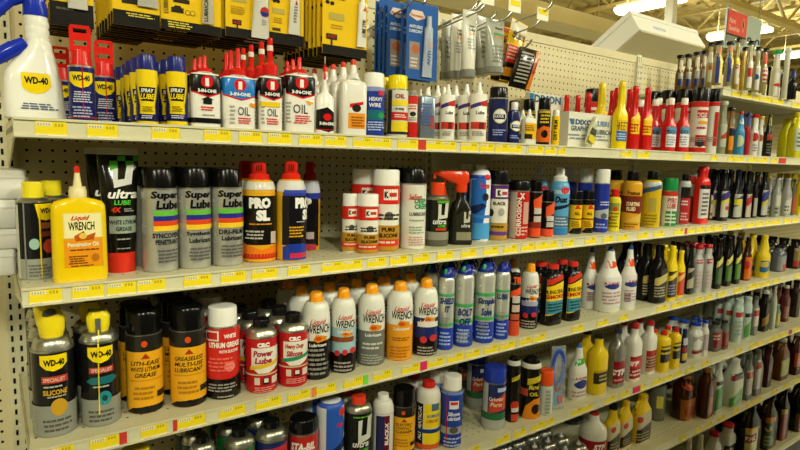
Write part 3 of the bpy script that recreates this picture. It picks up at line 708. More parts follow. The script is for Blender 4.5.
prod('small navy bottle with white screw cap and round emblem', 1, 507.8, 520.2, 140.6, 102, bottle, 'bottle', prof='squat', D=.6, body='1f2758', yc=109, ysh=111, s0=.72, cap='e4e2da', dec=NV(508, 520, 126, 4.6)+[G_(511, 519, 135, 139, 2, '98a4d8')])
prod('small white bottle with yellow label and thin white spout', 1, 522, 536.5, 142, 109, bottle, 'bottle', prof='squat', D=.55, body='e4e2d6', yc=115.5, ysh=119, s0=.72, cap='e8e6de', capk='tip', rc=.7, behind=1, dec=[R_(524, 536, 123, 139, 'e8b41c'), R_(526, 532, 134, 139, '302818'), G_(526, 534, 125, 131, 3, '7a4a10')])
prod('slim black spray can with orange flame burst', 1, 537, 550.5, 142.5, 97.5, behind=4, body='1a1816', ys=110, cap='0d0d0d', rc=.9, pitch=.06, dec=[R_(539, 550, 111, 113, 'd0b020'), G_(540, 550, 114, 124, 3, 'e0c030'), P_([(537, 131), (544, 126), (552, 128), (552, 142), (537, 142)], 'e06a1c'), E_(545, 134, 3.2, 4, '201008')])
prod('thin yellow tube with white cap and upright lettering', 1, 551.5, 560, 143, 110, bottle, 'tube', prof='cylinder', D=1.0, body='f0c818', yc=116, ysh=119, s0=.9, cap='e8e6dc', rc=.8, dec=[T_('DRY FILM', 556, 130, 3.4, 20, '2a2008', 0, 1)])
prod('white paperboard display carton with dark blue and grey lettering', 1, 562, 613.5, 146, 114, carton, 'carton', D=.15, Y=.06, body='dedccb', rz=0, dec=[T_('DIXON', 582, 123.2, 20, 5.4, '1d4a78', 0, 0, .03), P_([(566, 120.5), (571, 120.5), (571, 126), (568, 126)], '3a6a90'), T_('LUBRI', 598, 123.2, 14, 5.4, '6a8aa8'), T_('GRAPHITE', 578, 129.5, 20, 5, '5a6878'), T_('LUBRICANT', 602, 131.5, 20, 5, '5a6878'), G_(565, 612, 134.5, 141, 2, '8a9098')], fx=(566, 613.5))
prod('white carton with blue lettering standing behind the black spray cans', 1, 525, 560, 130, 94, carton, 'carton', Y=.39, D=.1, body='e2e0cf', rz=0, dec=[T_('DIXON', 545, 99.5, 25, 8, '2d6a98', 0, 0, .03), P_([(527, 95), (532, 95), (532, 104), (529, 104)], '3a7aa0')])
def heet(d, col, xl, xr, yb, yt, lab, **k):
    xm = xr-4
    return prod(d, 1, xl, xr, yb, yt, bottle, 'bottle', name='fuel_additive_bottle', prof='heet', D=.62, s0=.4, body=col, yc=yt+6, cap=k.pop('cap', col), rc=1.15, dec=lab, **k)
heet('bright yellow long-neck bottle with blue lower label', 'f0d40c', 612, 627, 148, 81, [R_(615, 627, 120, 142, 'd8c020'), R_(614.5, 625.5, 121, 131, 'e8b81a'), T_('HEET', 621.5, 126, 10, 8, '4a5a28', 0, 0, .0), R_(614.5, 625.5, 131, 141, '3a6aa8'), G_(615, 625, 133, 140, 3, 'b8d0e8')], behind=1, pitch=.075, bl='bright yellow long-neck bottle')
heet('red long-neck bottle with yellow triangle label, beside the yellow bottle', 'cc1a1a', 626.5, 640, 148.6, 86, [P_([(629, 122), (638, 111), (638, 134), (629, 134)], 'ecc41c'), T_('HEET', 633, 128, 8, 8, 'c03018')], behind=2, pitch=.07, bl='red long-neck bottle with yellow triangle label in left row', key='heet')
heet('red long-neck bottle with yellow triangle label, right of its twin', 'cc1a1a', 638.5, 652.5, 149.3, 87.5, [P_([(641, 124), (650, 113), (650, 135), (641, 135)], 'ecc41c'), T_('HEET', 645.5, 129.5, 8.4, 7, 'c03018')], behind=2, pitch=.07, bl='red long-neck bottle with yellow triangle label in right row')
for i, (x, yt) in enumerate(((564, 96.5), (575, 95), (585.5, 90))):
    prod('', 1, x-5, x+5, None, yt, like='heet', Y=(.36, .33, .25)[i], label=('red long-neck bottle behind white carton, leftmost of three', 'red long-neck bottle behind white carton, middle of three', 'red long-neck bottle behind white carton, rightmost and tallest of three')[i], cat='bottle', name='fuel_additive_bottle', group='red bottles behind the carton')
ISO = lambda a, b: [R_(a+2, b-1, 127, 147, 'e2e2e2'), R_(a+2, b-1, 127, 134, '5a90b8'), T_('ISO', (a+b)/2+1, 132, 6, 4, '283a58'), G_(a+3, b-2, 136, 146, 4, '9098a0')]
heet('red bottle with white cap and pale label, left of the pair', 'c81c1c', 661.5, 676, 150.6, 98, ISO(662, 676), cap='eceae2', behind=2, pitch=.06)
heet('red bottle with white cap and pale label, right of the pair', 'c81c1c', 675, 689.5, 151.2, 98, ISO(675, 689), cap='eceae2', behind=1, pitch=.06)
heet('red bottle with white cap half hidden left of the pair', 'c81c1c', 651.5, 663, 150, 98, ISO(651, 663), cap='eceae2', Y=.12)
CYC = lambda a, b: [B_(101.5, 107, 'c82a22'), R_(a+7, b, 110, 118, 'c02820'), T_('CYCLO', a+12, 115, 11, 5, WHT, .2), R_(a+9, b, 121, 124, 'e0a020'), G_(a+7, b, 126, 130, 1, 'b02020'), R_(a+7, b, 135, 146, 'a82a22'), E_(a+12, 143, 4, 4, '303030'), G_(a+2, b, 137, 142, 3, '909088'), B_(147.5, 152, 'c82a22')]
prod('large white and red spray can with tall black cap', 1, 688.5, 706.5, 153, 87, body='e2e0d6', ys=101.5, cap='101010', rc=.95, dec=CYC(688.5, 706.5), behind=3, key='cyc')
prod('slim white and red can right of the large one', 1, 706.3, 717.3, 153.8, 88.5, body='dad8ce', ys=102, cap='101010', rc=.93, dec=[B_(102, 106, 'c82a22'), R_(713, 717, 112, 146, 'b02820'), G_(707, 716, 137, 142, 3, '909088')], behind=2)
prod('', 1, 581, 597, None, 88, like='cyc', Y=.36, label='red and white can with black cap behind the yellow bottles', cat='spray can', name='spray_can')
AB = [('clear small bottle with pale label, left end of right bay', 717, 726.5, 153.2, 101, '8a8a6c', 'b0b0a0', [R_(719, 726, 124, 147, 'b0b4a0'), P_([(719, 140), (726, 130), (726, 138)], 'b03a2a')]),
      ('amber bottle with orange label and dark cap', 726, 733.8, 153.6, 107, '7a5a20', '181818', [R_(727, 734, 127, 150, 'd8881c'), R_(727, 734, 128, 136, '242038')]),
      ('blue swan-neck bottle with red cap', 733.5, 745, 155, 111.5, '3a8ab8', 'c02020', [R_(736, 744, 118, 124, 'c8d8e0'), E_(739, 141, 4, 6, 'b8c8a0')]),
      ('red bottle with blue neck band', 744, 750, 155, 113, 'b01f24', '18204a', [R_(745, 750, 114, 126, '2a5aa0')]),
      ('white bottle with red cap and round red emblem', 749.5, 758.5, 156, 114.5, 'dcdad2', 'c02020', [E_(754, 137, 3.5, 4.5, 'b82828'), G_(751, 757, 144, 152, 3, '908888')]),
      ('white bottle with gold cap behind its neighbours', 757, 763, 156, 116, 'cfcdc4', 'c8a828', [E_(760, 138, 2.4, 3.5, 'a05a28')]),
      ('black bottle with gold neck band and round emblem', 763, 772.5, 157, 115, '1c1a18', '101010', [R_(765, 771, 117, 125, 'c8b030'), E_(768, 137, 3.4, 3.4, 'a03828'), G_(765, 771, 143, 154, 4, '707060')])]
for d, a, b, yb, yt, c, cc, dec in AB:
    prod(d, 1, a, b, yb, yt, bottle, 'bottle', name='fuel_additive_bottle', prof='taper' if 'swan' in d or 'gold neck' in d else 'additive', D=.7, rc=1.05, body=c, cap=cc, dec=dec, bk='gloss', behind=1, bl=d)
prod('yellow oil jug at the right end, nearer one', 1, 787, 803, 158, 112, bottle, 'jug', prof='jug', D=.55, body='c8c01c', cap='c8b820', handle=-1, yc=116, dec=[R_(795, 803, 129, 151, 'b8c0a8'), G_(796, 802, 132, 148, 4, '606858')])
prod('yellow oil jug at the right end, farther left one', 1, 778, 792, 157.5, 119, bottle, 'jug', prof='jug', D=.55, body='bdb41a', cap='c8b820', yc=123, Y=.16)
# ---- raised top-right shelf
def add0(d, a, b, yb, yt, c, cc, dec, Y=None, **k):
    prod(d, 0, a, b, yb, yt, bottle, 'bottle', name='fuel_additive_bottle', prof='additive', D=.75, body=c, cap=cc, dec=dec, bk='gloss', rc=1.28, Y=Y, **k)
for i, (a, b, yb, yt) in enumerate(((674.5, 683, 88, 55), (682.5, 691.5, 88, 54), (691, 700, 87.5, 52), (699.5, 706.5, 87, 51))):
    add0('small amber additive bottle with dark cap, %s of four at shelf end' % ('first', 'second', 'third', 'fourth')[i], a, b, yb, yt, '6e4e16', '16140f', [R_(a+1, b, yt+5, yt+15, 'c8c0a8'), R_(a+1, b, yt+18, yb-2, 'a0a098'), R_(a+3, b-1, yb-9, yb-2, '26306e')], Y=(.38, .3, .22, .15)[i])
TOP0 = [('tall clear bottle with red and white label', 705.5, 713, 84, 43, '9a8c50', [R_(707, 713, 52, 63, 'd8d4c0'), R_(707, 713, 66, 82, 'd8d4c0'), R_(708, 713, 66, 70, 'c83a2a')], .1),
        ('bottle with blue label and orange neck, left of two', 712.3, 722.5, 84, 41.5, '8e8258', [R_(712.3, 722.5, 49, 53, 'd8741c'), R_(713, 719, 53, 83, '2a3a8a'), R_(719, 722.5, 55, 83, 'e0c830')], None),
        ('bottle with blue label and orange neck, right of two', 724, 733, 84, 41.5, '8e8258', [R_(724, 733, 47, 51, 'd8741c'), R_(724.5, 730, 51, 82, '2a3a8a'), E_(731, 72, 2, 4, '20284a'), R_(730.5, 733, 52, 65, 'e0c830')], None),
        ('tall clear bottle with yellow flash and dark cap', 731.5, 738.5, 85, 38, 'a09048', [R_(732, 738, 58, 64, 'e8d030'), R_(732, 738, 66, 84, 'dcd8cc'), G_(733, 738, 66, 70, 1, RED)], .16),
        ('amber bottle with gold liquid and black cap', 739, 745.5, 88, 47, 'c89a20', [R_(740, 745, 66, 86, 'c8b060')], .15),
        ('tall clear bottle with red and white lower label', 744.5, 752.5, 90, 41, '9a8e58', [R_(745, 752, 62, 88, 'd8d4c8'), R_(747, 752, 68, 77, 'b83030')], None),
        ('clear bottle with dark cap and small blue badge', 752.5, 760, 92, 47, '968c60', [R_(753, 760, 66, 90, 'd0ccc0'), E_(756, 77, 2.4, 3, '2a4a9a')], None),
        ('bottle with upright red label and black cap', 759.5, 767, 93, 48.5, '948858', [R_(761, 766, 54, 64, 'd0462a'), R_(760, 767, 68, 82, 'd8d0c4'), G_(760, 767, 69, 82, 3, 'c83a28')], None),
        ('clear bottle with bright green cap', 769.5, 780, 98, 50, 'c8c4a8', [R_(772, 779, 56, 68, 'd8d8c8'), R_(771, 779, 73, 96, 'e0ddd0'), E_(777, 85, 1.4, 1.8, 'c83a28')], None)]
for d, a, b, yb, yt, c, dec, Y in TOP0: add0(d, a, b, yb, yt, c, '1f9a4c' if 'green' in d else '16140f', dec, Y)
prod('tall pale translucent bottle beside the black rack', 0, 782, 788, 98, 48, bottle, 'bottle', prof='cylinder', D=1.0, body='c8c8b4', cap='c8c8b4', bk='gloss', yc=51)
prod('black jug with blue cap at the far right end', 0, 788, 797, 99, 71, bottle, 'jug', prof='squat', D=.8, body='121212', cap='22307a', yc=77, dec=[R_(789, 793, 77, 80, 'a83a20')])
# ---- second shelf
prod('black and grey spray can with yellow cap and yellow shield', 2, 17, 53, 280.5, 181, body='17171a', ys=203, yc=198, sh='a8a89a', rc=.62, rs=.7, cap='f0dc2a', straw=40, strawc='e8c818', behind=1, dxb=.035, label='black and grey spray can with yellow cap at shelf left end',
     dec=[B_(259, 280.5, '9a9c92'), R_(17, 20, 205, 280, 'c0c2b0'), R_(24.5, 26, 203, 279, '808480'), P_([(36, 204), (54, 204), (54, 219), (46, 221), (39, 219)], YEL), T_('WD-40', 48, 211, 17, 5.5, '15181c', 0, 0, .03), R_(39, 54, 223, 229, '8a4a28'), E_(34, 244, 5, 5.5, '9fc4b4'), R_(41, 54, 232, 237, '703020'), E_(48, 247, 6, 7, 'b8402a'), G_(27, 50, 264, 277, 4, '6a6c64')])
def lwbottle(R, H, px, o):
    K = R/28.; z = ZF[0]; D = .38; parts = []
    secs = [(0, 26.5*K, 10*K, 4), (2*K, 28*K, 10.6*K, 4), (z(215), 27.6*K, 10.6*K, 4), (z(206), 27*K, 10.4*K, 4), (z(202), 24*K, 9.6*K, 3.2), (z(199.5), 16*K, 9*K, 2.6), (z(198), 9*K, 9*K, 2)]
    m = MB(); m.loft(secs, mat('ecc90e', 'plastic'), 32); parts.append(('bottle_body', m.mesh('bottle_body', 50)))
    dec = [R_(62, 101, 213, 238, 'ecdf8c'), R_(62, 101, 238, 267, 'e8951e'), R_(63.5, 99.5, 214.5, 238, 'efe6a8'), T_('Liquid', 79, 218.5, 19, 6, 'c8201c', .4), T_('WRENCH', 80, 226, 26, 8.5, '16140f', 0, 0, .01), P_([(72, 236), (82, 231), (84, 236), (94, 233), (92, 240), (74, 241)], 'b85818'), E_(81, 236, 4, 3, 'e8c050'), T_('Penetrating Oil', 81, 244.5, 31, 5, 'f4ecc0'), G_(66, 98, 248.5, 251, 1, '703808'), G_(66, 86, 255, 264, 4, '7a4a10'), E_(93, 258, 4, 4, 'b87018'), G_(66, 98, 264.5, 266.5, 1, '7a4a10')]
    parts.append(('printed_label', decal_mesh(Body(False, secs, R, H), dec, (51, 107, 279, 166))))
    c = MB(); c.lathe([(9*K, z(199)), (9.2*K, z(190)), (8.4*K, z(189)), (8.4*K, z(187)), (4.6*K, z(186.5)), (2.2*K, z(170)), (1.5*K, z(168))], mat('e6d9a0', 'plastic'), 20); parts.append(('cap', c.mesh('cap')))
    t = MB(); t.lathe([(3*K, z(173)), (2.8*K, z(167)), (1.6*K, z(166))], mat('d83020', 'plastic'), 12); parts.append(('tip', t.mesh('tip')))
    return parts
prod('yellow flat squeeze bottle with white cone nozzle and red tip', 2, 51, 107, 279, 166, lwbottle, 'bottle', name='oil_bottle', D=.38, rz=.03, Y=.036)
UL = [P_([(101, 148), (143, 148), (143, 155), (101, 155)], 'b8b8a0')]+[R_(113+8*i, 121+8*i, 156+5*j, 161+5*j, '4ab82c') for i, j in ((0, 1), (1, 0), (2, 1), (0, 2), (3, 0))]+[P_([(115, 170), (121, 168), (120, 180), (127, 179), (130, 166), (137, 164), (134, 184), (116, 188)], 'd8d8d0'), T_('ultra', 124.5, 194, 30, 9, WHT, .25, 0, .02), T_('LUBE', 123.5, 202.5, 17, 4.6, '5ac83a', .1), T_('4X', 117, 209.5, 10, 5, 'e03a20', .2, 0, .03), G_(124, 135, 208, 212, 2, 'a8a8a0'), R_(110, 138, 216, 233, '9aa898'), T_('WHITE LITHIUM', 123.5, 222, 27, 4.2, '20241c'), T_('GREASE', 124, 228.5, 16, 4.2, '20241c'), G_(115, 133, 237.5, 240, 1, 'a8a8a0'), G_(115, 133, 247, 249, 1, 'a8a8a0')]
prod('black squeeze tube standing on a red cap, green checks', 2, 101, 143.5, 276, 148, tube_stand, 'tube', name='grease_tube', behind=1, dxb=-.012, pitch=.07, body='14140f', yc=252, cap='dc3420', dec=UL, rz=-.02, Y=.088, dx=-.004)
def superlube(d, xl, xr, yb, yt, ys, w1, w2, **k):
    x = xr-14; w = xr-xl; s = (yb-yt)/105
    st = [R_(x-10, xr+8, ys+22*s+i*5*s, ys+27*s+i*5*s, c) for i, c in enumerate(('66bc3c', '2c2f8e', 'dd4a1e', 'f2ca2c'))]
    prod(d, 2, xl, xr, yb, yt, body='b6b6ac', bk='foil', ys=ys, cap='0c0c0c', rc=.95, capk='ribbed', behind=1, dec=[T_('Super', x+3, ys+7*s, w*.86, 9.5*s, '101010', .1, 0, .03), T_('Lube', x+5, ys+16*s, w*.7, 9*s, '101010', .1, 0, .03)]+st+[T_(w1, x+3, ys+46.5*s, w*.8, 5*s, '1c1c1c'), T_(w2, x+4, ys+53*s, w*.7, 5*s, '1c1c1c'), G_(x-8, xr+4, ys+60*s, ys+74*s, 4, '5c5c56')], **k)
superlube('grey spray can with rainbow stripes, left of three', 141.5, 178, 273, 167.5, 189, 'SYNCOPEN', 'PENETRANT')
superlube('grey spray can with rainbow stripes, middle of three', 177.5, 211, 269.6, 167, 188.5, 'Synthetic', 'Lubricant')
superlube('grey spray can with rainbow stripes, right of three', 211, 243, 266.8, 168, 188, 'DRI-FILM', 'Lubricant')
prod('black and yellow spray can with red trigger top, big white letters', 2, 242, 276, 263, 161.5, body='e2a41c', ys=205, yc=180, rs=.62, rc=.62, cap='dc2c1e', capk='duster', pw=.75, behind=1, pitch=.08,
     dec=[B_(196, 245, '15130f'), P_([(242, 245), (242, 242), (262, 250), (277, 244), (277, 257), (242, 257)], 'e87a18'), B_(254, 259, 'c02c1c'), B_(182, 190, 'd8d4c4'), T_('PRO', 260, 203, 22, 11, WHT, 0, 0, .05), T_('SL', 263, 215.5, 14, 11, WHT, 0, 0, .05), G_(248, 276, 223, 225.5, 1, 'd89020'), G_(246, 268, 230, 240, 3, 'b8b4a8'), R_(270, 275, 232, 244, 'c8b8b0')])
prod('yellow, black and blue spray can with red trigger top', 2, 275.8, 306, 261.5, 161, body='e2ac20', ys=203, yc=179.5, rs=.62, rc=.62, cap='dc2c1e', capk='duster', pw=.75,
     dec=[B_(181, 192, 'd4d2cc'), R_(283, 310, 192, 197, '2a3a9a'), R_(282.5, 312, 196, 245, '131216'), R_(284, 308, 190, 193.5, '3a4ab0'), P_([(283, 247), (290, 244), (306, 244), (310, 260), (283, 260)], '20389a'), R_(290, 306, 253, 258, 'c03048'), T_('PRO', 303, 203, 20, 11, WHT, 0, 0, .05), T_('SL', 305.5, 215, 14, 11, WHT, 0, 0, .05), G_(289, 303, 226, 238, 4, 'd8a020'), G_(296, 306, 221, 223, 1, 'b8b8b0')])
prod('yellow and black spray can with red trigger top, set back right', 2, 299, 320, 257, 161.5, body='d8a41e', ys=203, yc=180, rs=.62, rc=.62, cap='b0241c', capk='duster', pw=.75, Y=.16,
     dec=[B_(181, 193, 'c8c8d4'), B_(193, 199, '2a3a9a'), R_(299, 318, 199, 246, '131216'), T_('P', 308, 203, 7, 10, WHT, 0, 0, .05), R_(305, 314, 232, 239, 'b8a8a8'), R_(305, 316, 244, 250, 'b83048')])
def kano(d, xl, xr, yb, yt, ys, **k):
    w = xr-xl; h = yb-yt; x = xl+w*.62
    prod(d, 2, xl, xr, yb, yt, body='e8e4d6', ys=ys, cap='efede4', rc=.97, dec=[B_(ys, ys+h*.22, 'd42a1e'), R_(x-w*.2, x+w*.3, ys+h*.04, ys+h*.17, 'efece0'), T_('K', x-w*.1, ys+h*.105, w*.16, h*.08, '1c1c1c', 0, 0, .04), R_(x, x+w*.26, ys+h*.08, ys+h*.13, 'c03a2a'), G_(xl+w*.2, xr, ys+h*.33, ys+h*.42, 2, '303028'), E_(x, ys+h*.36, w*.16, h*.05, '58584c'), B_(yb-h*.32, yb, 'b8872a'), T_('PURE', x, yb-h*.27, w*.5, h*.05, '2a1c08', 0, 0, .03), T_('SILICONE', x, yb-h*.2, w*.8, h*.05, '2a1c08', 0, 0, .03), B_(yb-h*.15, yb-h*.07, 'd03a26'), G_(xl+2, xr, yb-h*.14, yb-h*.09, 1, 'e8c8b0')], **k)
kano('tall red, white and gold spray can with white cap', 372, 399, 252, 169, 186, key='kano')
prod('', 2, 354, 373, None, 170, like='kano', Y=.145, label='tall red, white and gold can behind the two small ones', cat='spray can', name='spray_can')
kano('small red, white and gold spray can, right one in front', 356.5, 378.5, 254, 193, 207)
kano('small red, white and gold spray can, left one', 342, 357.5, 251, 193, 206.5, Y=.085)
prod('black spray can with black cap in shadow behind the small cans', 2, 341, 356, None, 168, like=None, body='1a1a18', ys=182, cap='0a0a0a', Y=.21) if False else None
prod('white spray can with black cap, green and red lettering', 2, 400, 425.5, 250, 168, body='dcdcce', ys=184, cap='101010', rc=.92, capk='ribbed', behind=1, dec=[T_('SeaFoam', 415, 197, 13, 6, 'c83a38', .3), T_('DEEP', 420, 201, 13, 5, '2f8a50', 0, 0, .03), T_('CREEP', 421, 206.5, 15, 5, '2f8a50', 0, 0, .03), T_('LUBRICANT', 419, 214, 20, 3.6, '50504a'), G_(408, 426, 219, 222, 1, 'a0a890'), G_(409, 425, 226, 234, 3, '9aa890'), G_(409, 425, 236, 246, 4, 'c89890')])
prod('black and grey-green spray can with small orange cap', 2, 425, 448.5, 247, 182, body='1a1a14', ys=200, yc=195, sh='b0b09a', rc=.6, rs=.66, cap='e8481c', dec=[P_([(438, 204), (441, 204), (441, 215), (444, 215), (445, 203), (448, 203), (447, 218), (438, 219)], 'cfcfc0'), T_('ultra', 440, 221.5, 14, 5.5, 'd8d8d0', .25, 0, .02), T_('LUBE', 442, 226, 8, 2.6, '5ac83a'), R_(436, 446, 228, 230.5, 'c83a20'), B_(232, 240, '8c8a78'), B_(240, 247, '5a5848'), R_(437, 449, 200.5, 203, '5aa030')])
prod('black trigger spray bottle with orange trigger head', 2, 447.5, 473, 245.3, 171, trigger_bottle, 'spray bottle', body='17170f', yc=191, cap='e2421c', D=.62, rz=-.6, dec=[P_([(455, 216), (463, 209), (471, 216), (471, 242), (455, 242)], '2a2a1e'), P_([(463, 212), (465, 212), (465, 219), (467, 219), (468, 211), (470, 211), (469, 222), (463, 223)], 'c0c0b0'), T_('ultra', 465, 225.5, 9, 3.6, 'c8c8c0', .25), R_(456, 471, 232, 240, '8c8a70')])
prod('blue and white spray can with round white top, red emblem', 2, 468.5, 489.5, 242, 164.5, body='e2e6ea', ys=182, yc=170, rs=.55, rc=.5, cap='e8e8e4', pw=.8, behind=1, dec=[P_([(470.5, 180), (484, 178), (486, 200), (481, 240), (470.5, 241)], '2a6ac0'), B_(175, 179, '2a4ab0'), T_('Freeze', 484, 185.5, 10, 6, 'c8281e', .1), E_(486, 177, 3, 3, 'c83028'), P_([(471, 207), (482, 203), (486, 206), (476, 214), (471, 213)], '1c2a58'), E_(484.5, 197, 3, 4, '2a2a30'), R_(470, 489, 215, 218, '3a7ac0'), B_(223, 239, '4a9ad4')])
prod('purple, white and gold spray can with black cap', 2, 489.3, 507.5, 241, 170.5, body='e0dccc', ys=185, cap='121212', rc=.92, behind=2, dec=[B_(185.5, 199, '5a2a78'), R_(495, 506.5, 189, 197, 'eae8de'), T_('K', 498.5, 193, 3.5, 6, '181818', 0, 0, .05), R_(501, 506, 191.5, 195, 'b84a4a'), T_('BLACK', 499, 203.5, 13, 3.5, '181818'), E_(491, 213, 3, 4, '2a2a28'), E_(501, 212, 3, 4, 'a8a898'), B_(223, 240, 'b28a34'), B_(231.5, 235.5, '6a3a80'), G_(492, 506, 225, 229, 1, '5a3a10')])
prod('red spray can with pale side panel and upright lettering', 2, 509, 528.5, 239.7, 180, body='b8201c', ys=191, cap='141414', rc=.94, behind=1, dec=[R_(509, 516.5, 192, 238, 'b8ac9c'), T_('CORROSION', 519, 217, 4.6, 38, 'e8e0d4', 0, 1, .02), T_('X', 521.5, 196, 5, 6, 'e8e0d4', 0, 0, .04), R_(523, 528, 202, 224, 'c89888'), G_(515, 528, 226, 236, 3, 'd8a898')])
prod('tall black and orange spray can beside the red one', 2, 529, 541, 238.3, 180, body='1b1613', ys=192, cap='0d0d0d', rc=.92, dec=[P_([(533, 200), (542, 193), (542, 206), (534, 212)], 'e85a2a'), R_(534, 541, 208, 214, 'c8c0b8'), R_(534, 541, 216, 222, 'c0b8b0'), B_(228, 237, 'e0502c'), R_(529, 541, 222, 228, '8a2f20')])
prod('short black and orange spray can in front of blue one', 2, 541, 554, 237, 190, body='1b1613', ys=202, cap='0d0d0d', rc=.92, dec=[P_([(546, 207), (555, 200), (555, 212), (546, 218)], 'e85a2a'), R_(547, 554, 216, 221, 'c8c0b8'), R_(547, 554, 222, 227, 'b8b0a8'), B_(229, 236.5, 'e0502c')])
prod('light blue spray can with white trigger top', 2, 548, 568.5, 235.8, 166.5, body='5a9fcb', ys=192, yc=181, rs=.62, rc=.72, cap='e6e6dc', capk='duster', pw=.85, Y=.085, behind=1, pitch=.09, dec=[B_(190, 194, 'a8cce0'), E_(564, 190.5, 4, 3.4, 'c83038'), T_('Dust', 561, 199.5, 13, 6.5, '121a28', .2, 0, .03), P_([(550, 208), (569, 203), (569, 206), (550, 212)], '18283c'), R_(554, 568, 216, 227, '4a6a88'), G_(555, 568, 217, 226, 3, 'b0c8d8'), B_(228, 235, '2f7ab8')])
for a, b, t in ((569, 582, 'left'), (581.8, 594, 'right')):
    prod('short black and yellow spray can, %s of the pair' % t, 2, a, b, 234.3 if t == 'left' else 233.5, 190, body='e8b81c', ys=200, cap='101010', rc=.95, dec=[B_(200, 205, '17130e'), P_([(a+8, 204), (a+12, 209), (a+6, 209)], 'c8402a'), T_('ALL', (a+b)/2+2, 213.5, 6, 3, '2a2008'), B_(218.5, 219.5, '2a2008'), G_(a+3, b-1, 221, 227, 3, '7a5a10'), P_([(a+1, 234), (a+5, 228), (b+2, 227), (b+2, 234)], '17130e')])
prod('royal blue spray can with white cap and silver swoosh', 2, 593, 608.5, 233, 169, body='26379c', ys=183.5, cap='e4e4da', rc=.95, behind=2, pitch=.07, dec=[P_([(593, 212), (609, 208), (609, 220), (593, 217)], 'a8b4bc'), G_(600, 609, 201, 206, 2, 'c0c8e8'), E_(604, 216, 3, 3, '58606c'), G_(596, 608, 223, 229, 2, '98a4d8')])
prod('small yellow spray can with red cap', 2, 608.3, 620.3, 231.7, 189, body='e2cf2a', ys=201, yc=197, rc=.6, rs=.66, cap='d02820', dec=[R_(609, 619, 203, 211, '8a9a40'), E_(615, 209, 2.4, 2.4, 'd04020'), G_(610, 619, 212, 228, 5, '8a7a18'), R_(609, 612, 217, 220, 'c84020')])
PRE = lambda a, b: [P_([(a, 196), (b, 196), (b, 214), (a, 212)], '7a2c1e'), T_('Prestone', (a+b)/2+2, 193, 13, 4.5, '5a2818'), T_('STARTING', (a+b)/2+2, 204, 14, 4, 'e8d8b0', 0, 0, .03), T_('FLUID', (a+b)/2, 209, 9, 4, 'e8d8b0', 0, 0, .03), P_([(a+4, 222), (b, 212), (b, 222)], 'd8b050'), G_(a+3, b-2, 223, 228, 2, '8a5a10')]
prod('orange-yellow spray can with dark red band and black cap', 2, 621, 641, 230.3, 171, body='d8a028', ys=186, yc=181, rs=.7, rc=.58, cap='14120f', dec=PRE(621, 641), behind=1, key='pre')
prod('', 2, 607, 621, None, 178, like='pre', Y=.215, label='orange-yellow spray can in shadow behind small yellow can', cat='spray can', name='spray_can')
prod('yellow spray can with pale blue top and plain back label', 2, 641, 660.5, 228.3, 171, body='cfae1e', ys=187, yc=180, rs=.7, rc=.58, cap='14120f', dec=[B_(182, 187, 'b8c4c4'), P_([(641, 190), (660, 184), (660, 188), (641, 195)], '3a5a80'), R_(648, 656, 198, 212, 'a89c40'), G_(644, 658, 214, 226, 4, '8a7a20')])
prod('white and red spray can with green cap', 2, 660.8, 677, 227.2, 178, body='d8d4c8', ys=191, cap='1f8a48', rc=.94, dec=[B_(191.5, 196, 'c03828'), T_('PYRO', 672, 200.5, 10, 5, 'b82a20', .2), T_('LUBE', 672, 206, 10, 5, 'b82a20', .2), R_(666, 671, 211, 226, '2f8a3c'), R_(672, 677, 211, 226, '2f8a3c'), G_(666, 677, 213, 224, 3, 'd8e0d0')])
prod('grey spray can with red lower label and dark cap', 2, 677, 689.5, 225.6, 174, body='b8bab4', ys=186, yc=181, rs=.7, rc=.55, cap='14120f', dec=[R_(680, 690, 187, 198, '1e1c1c'), R_(680, 690, 198, 224, 'b03030'), G_(681, 689, 200, 206, 2, 'e0c8c8'), G_(681, 689, 212, 221, 3, 'd8a8a8')])
prod('white and red can with dark base behind the red jug', 2, 686, 695, 225, 169.5, body='d8d0c8', ys=182, yc=172, rs=.5, rc=.5, cap='d8d0c8', Y=.1, dec=[B_(176, 184, 'c03a30'), R_(688, 696, 196, 224, 'b83028')])
prod('bright red jug-shaped bottle with white label', 2, 693, 708.5, 224.3, 166.5, bottle, 'bottle', prof='squat', D=.6, body='d8261e', cap='d8261e', yc=172, ysh=182, s0=.72, dec=[R_(700, 707, 187, 218, 'd0ccc8'), R_(700, 707, 185, 189, '201c1c'), G_(701, 706, 192, 216, 6, '605c5c')])
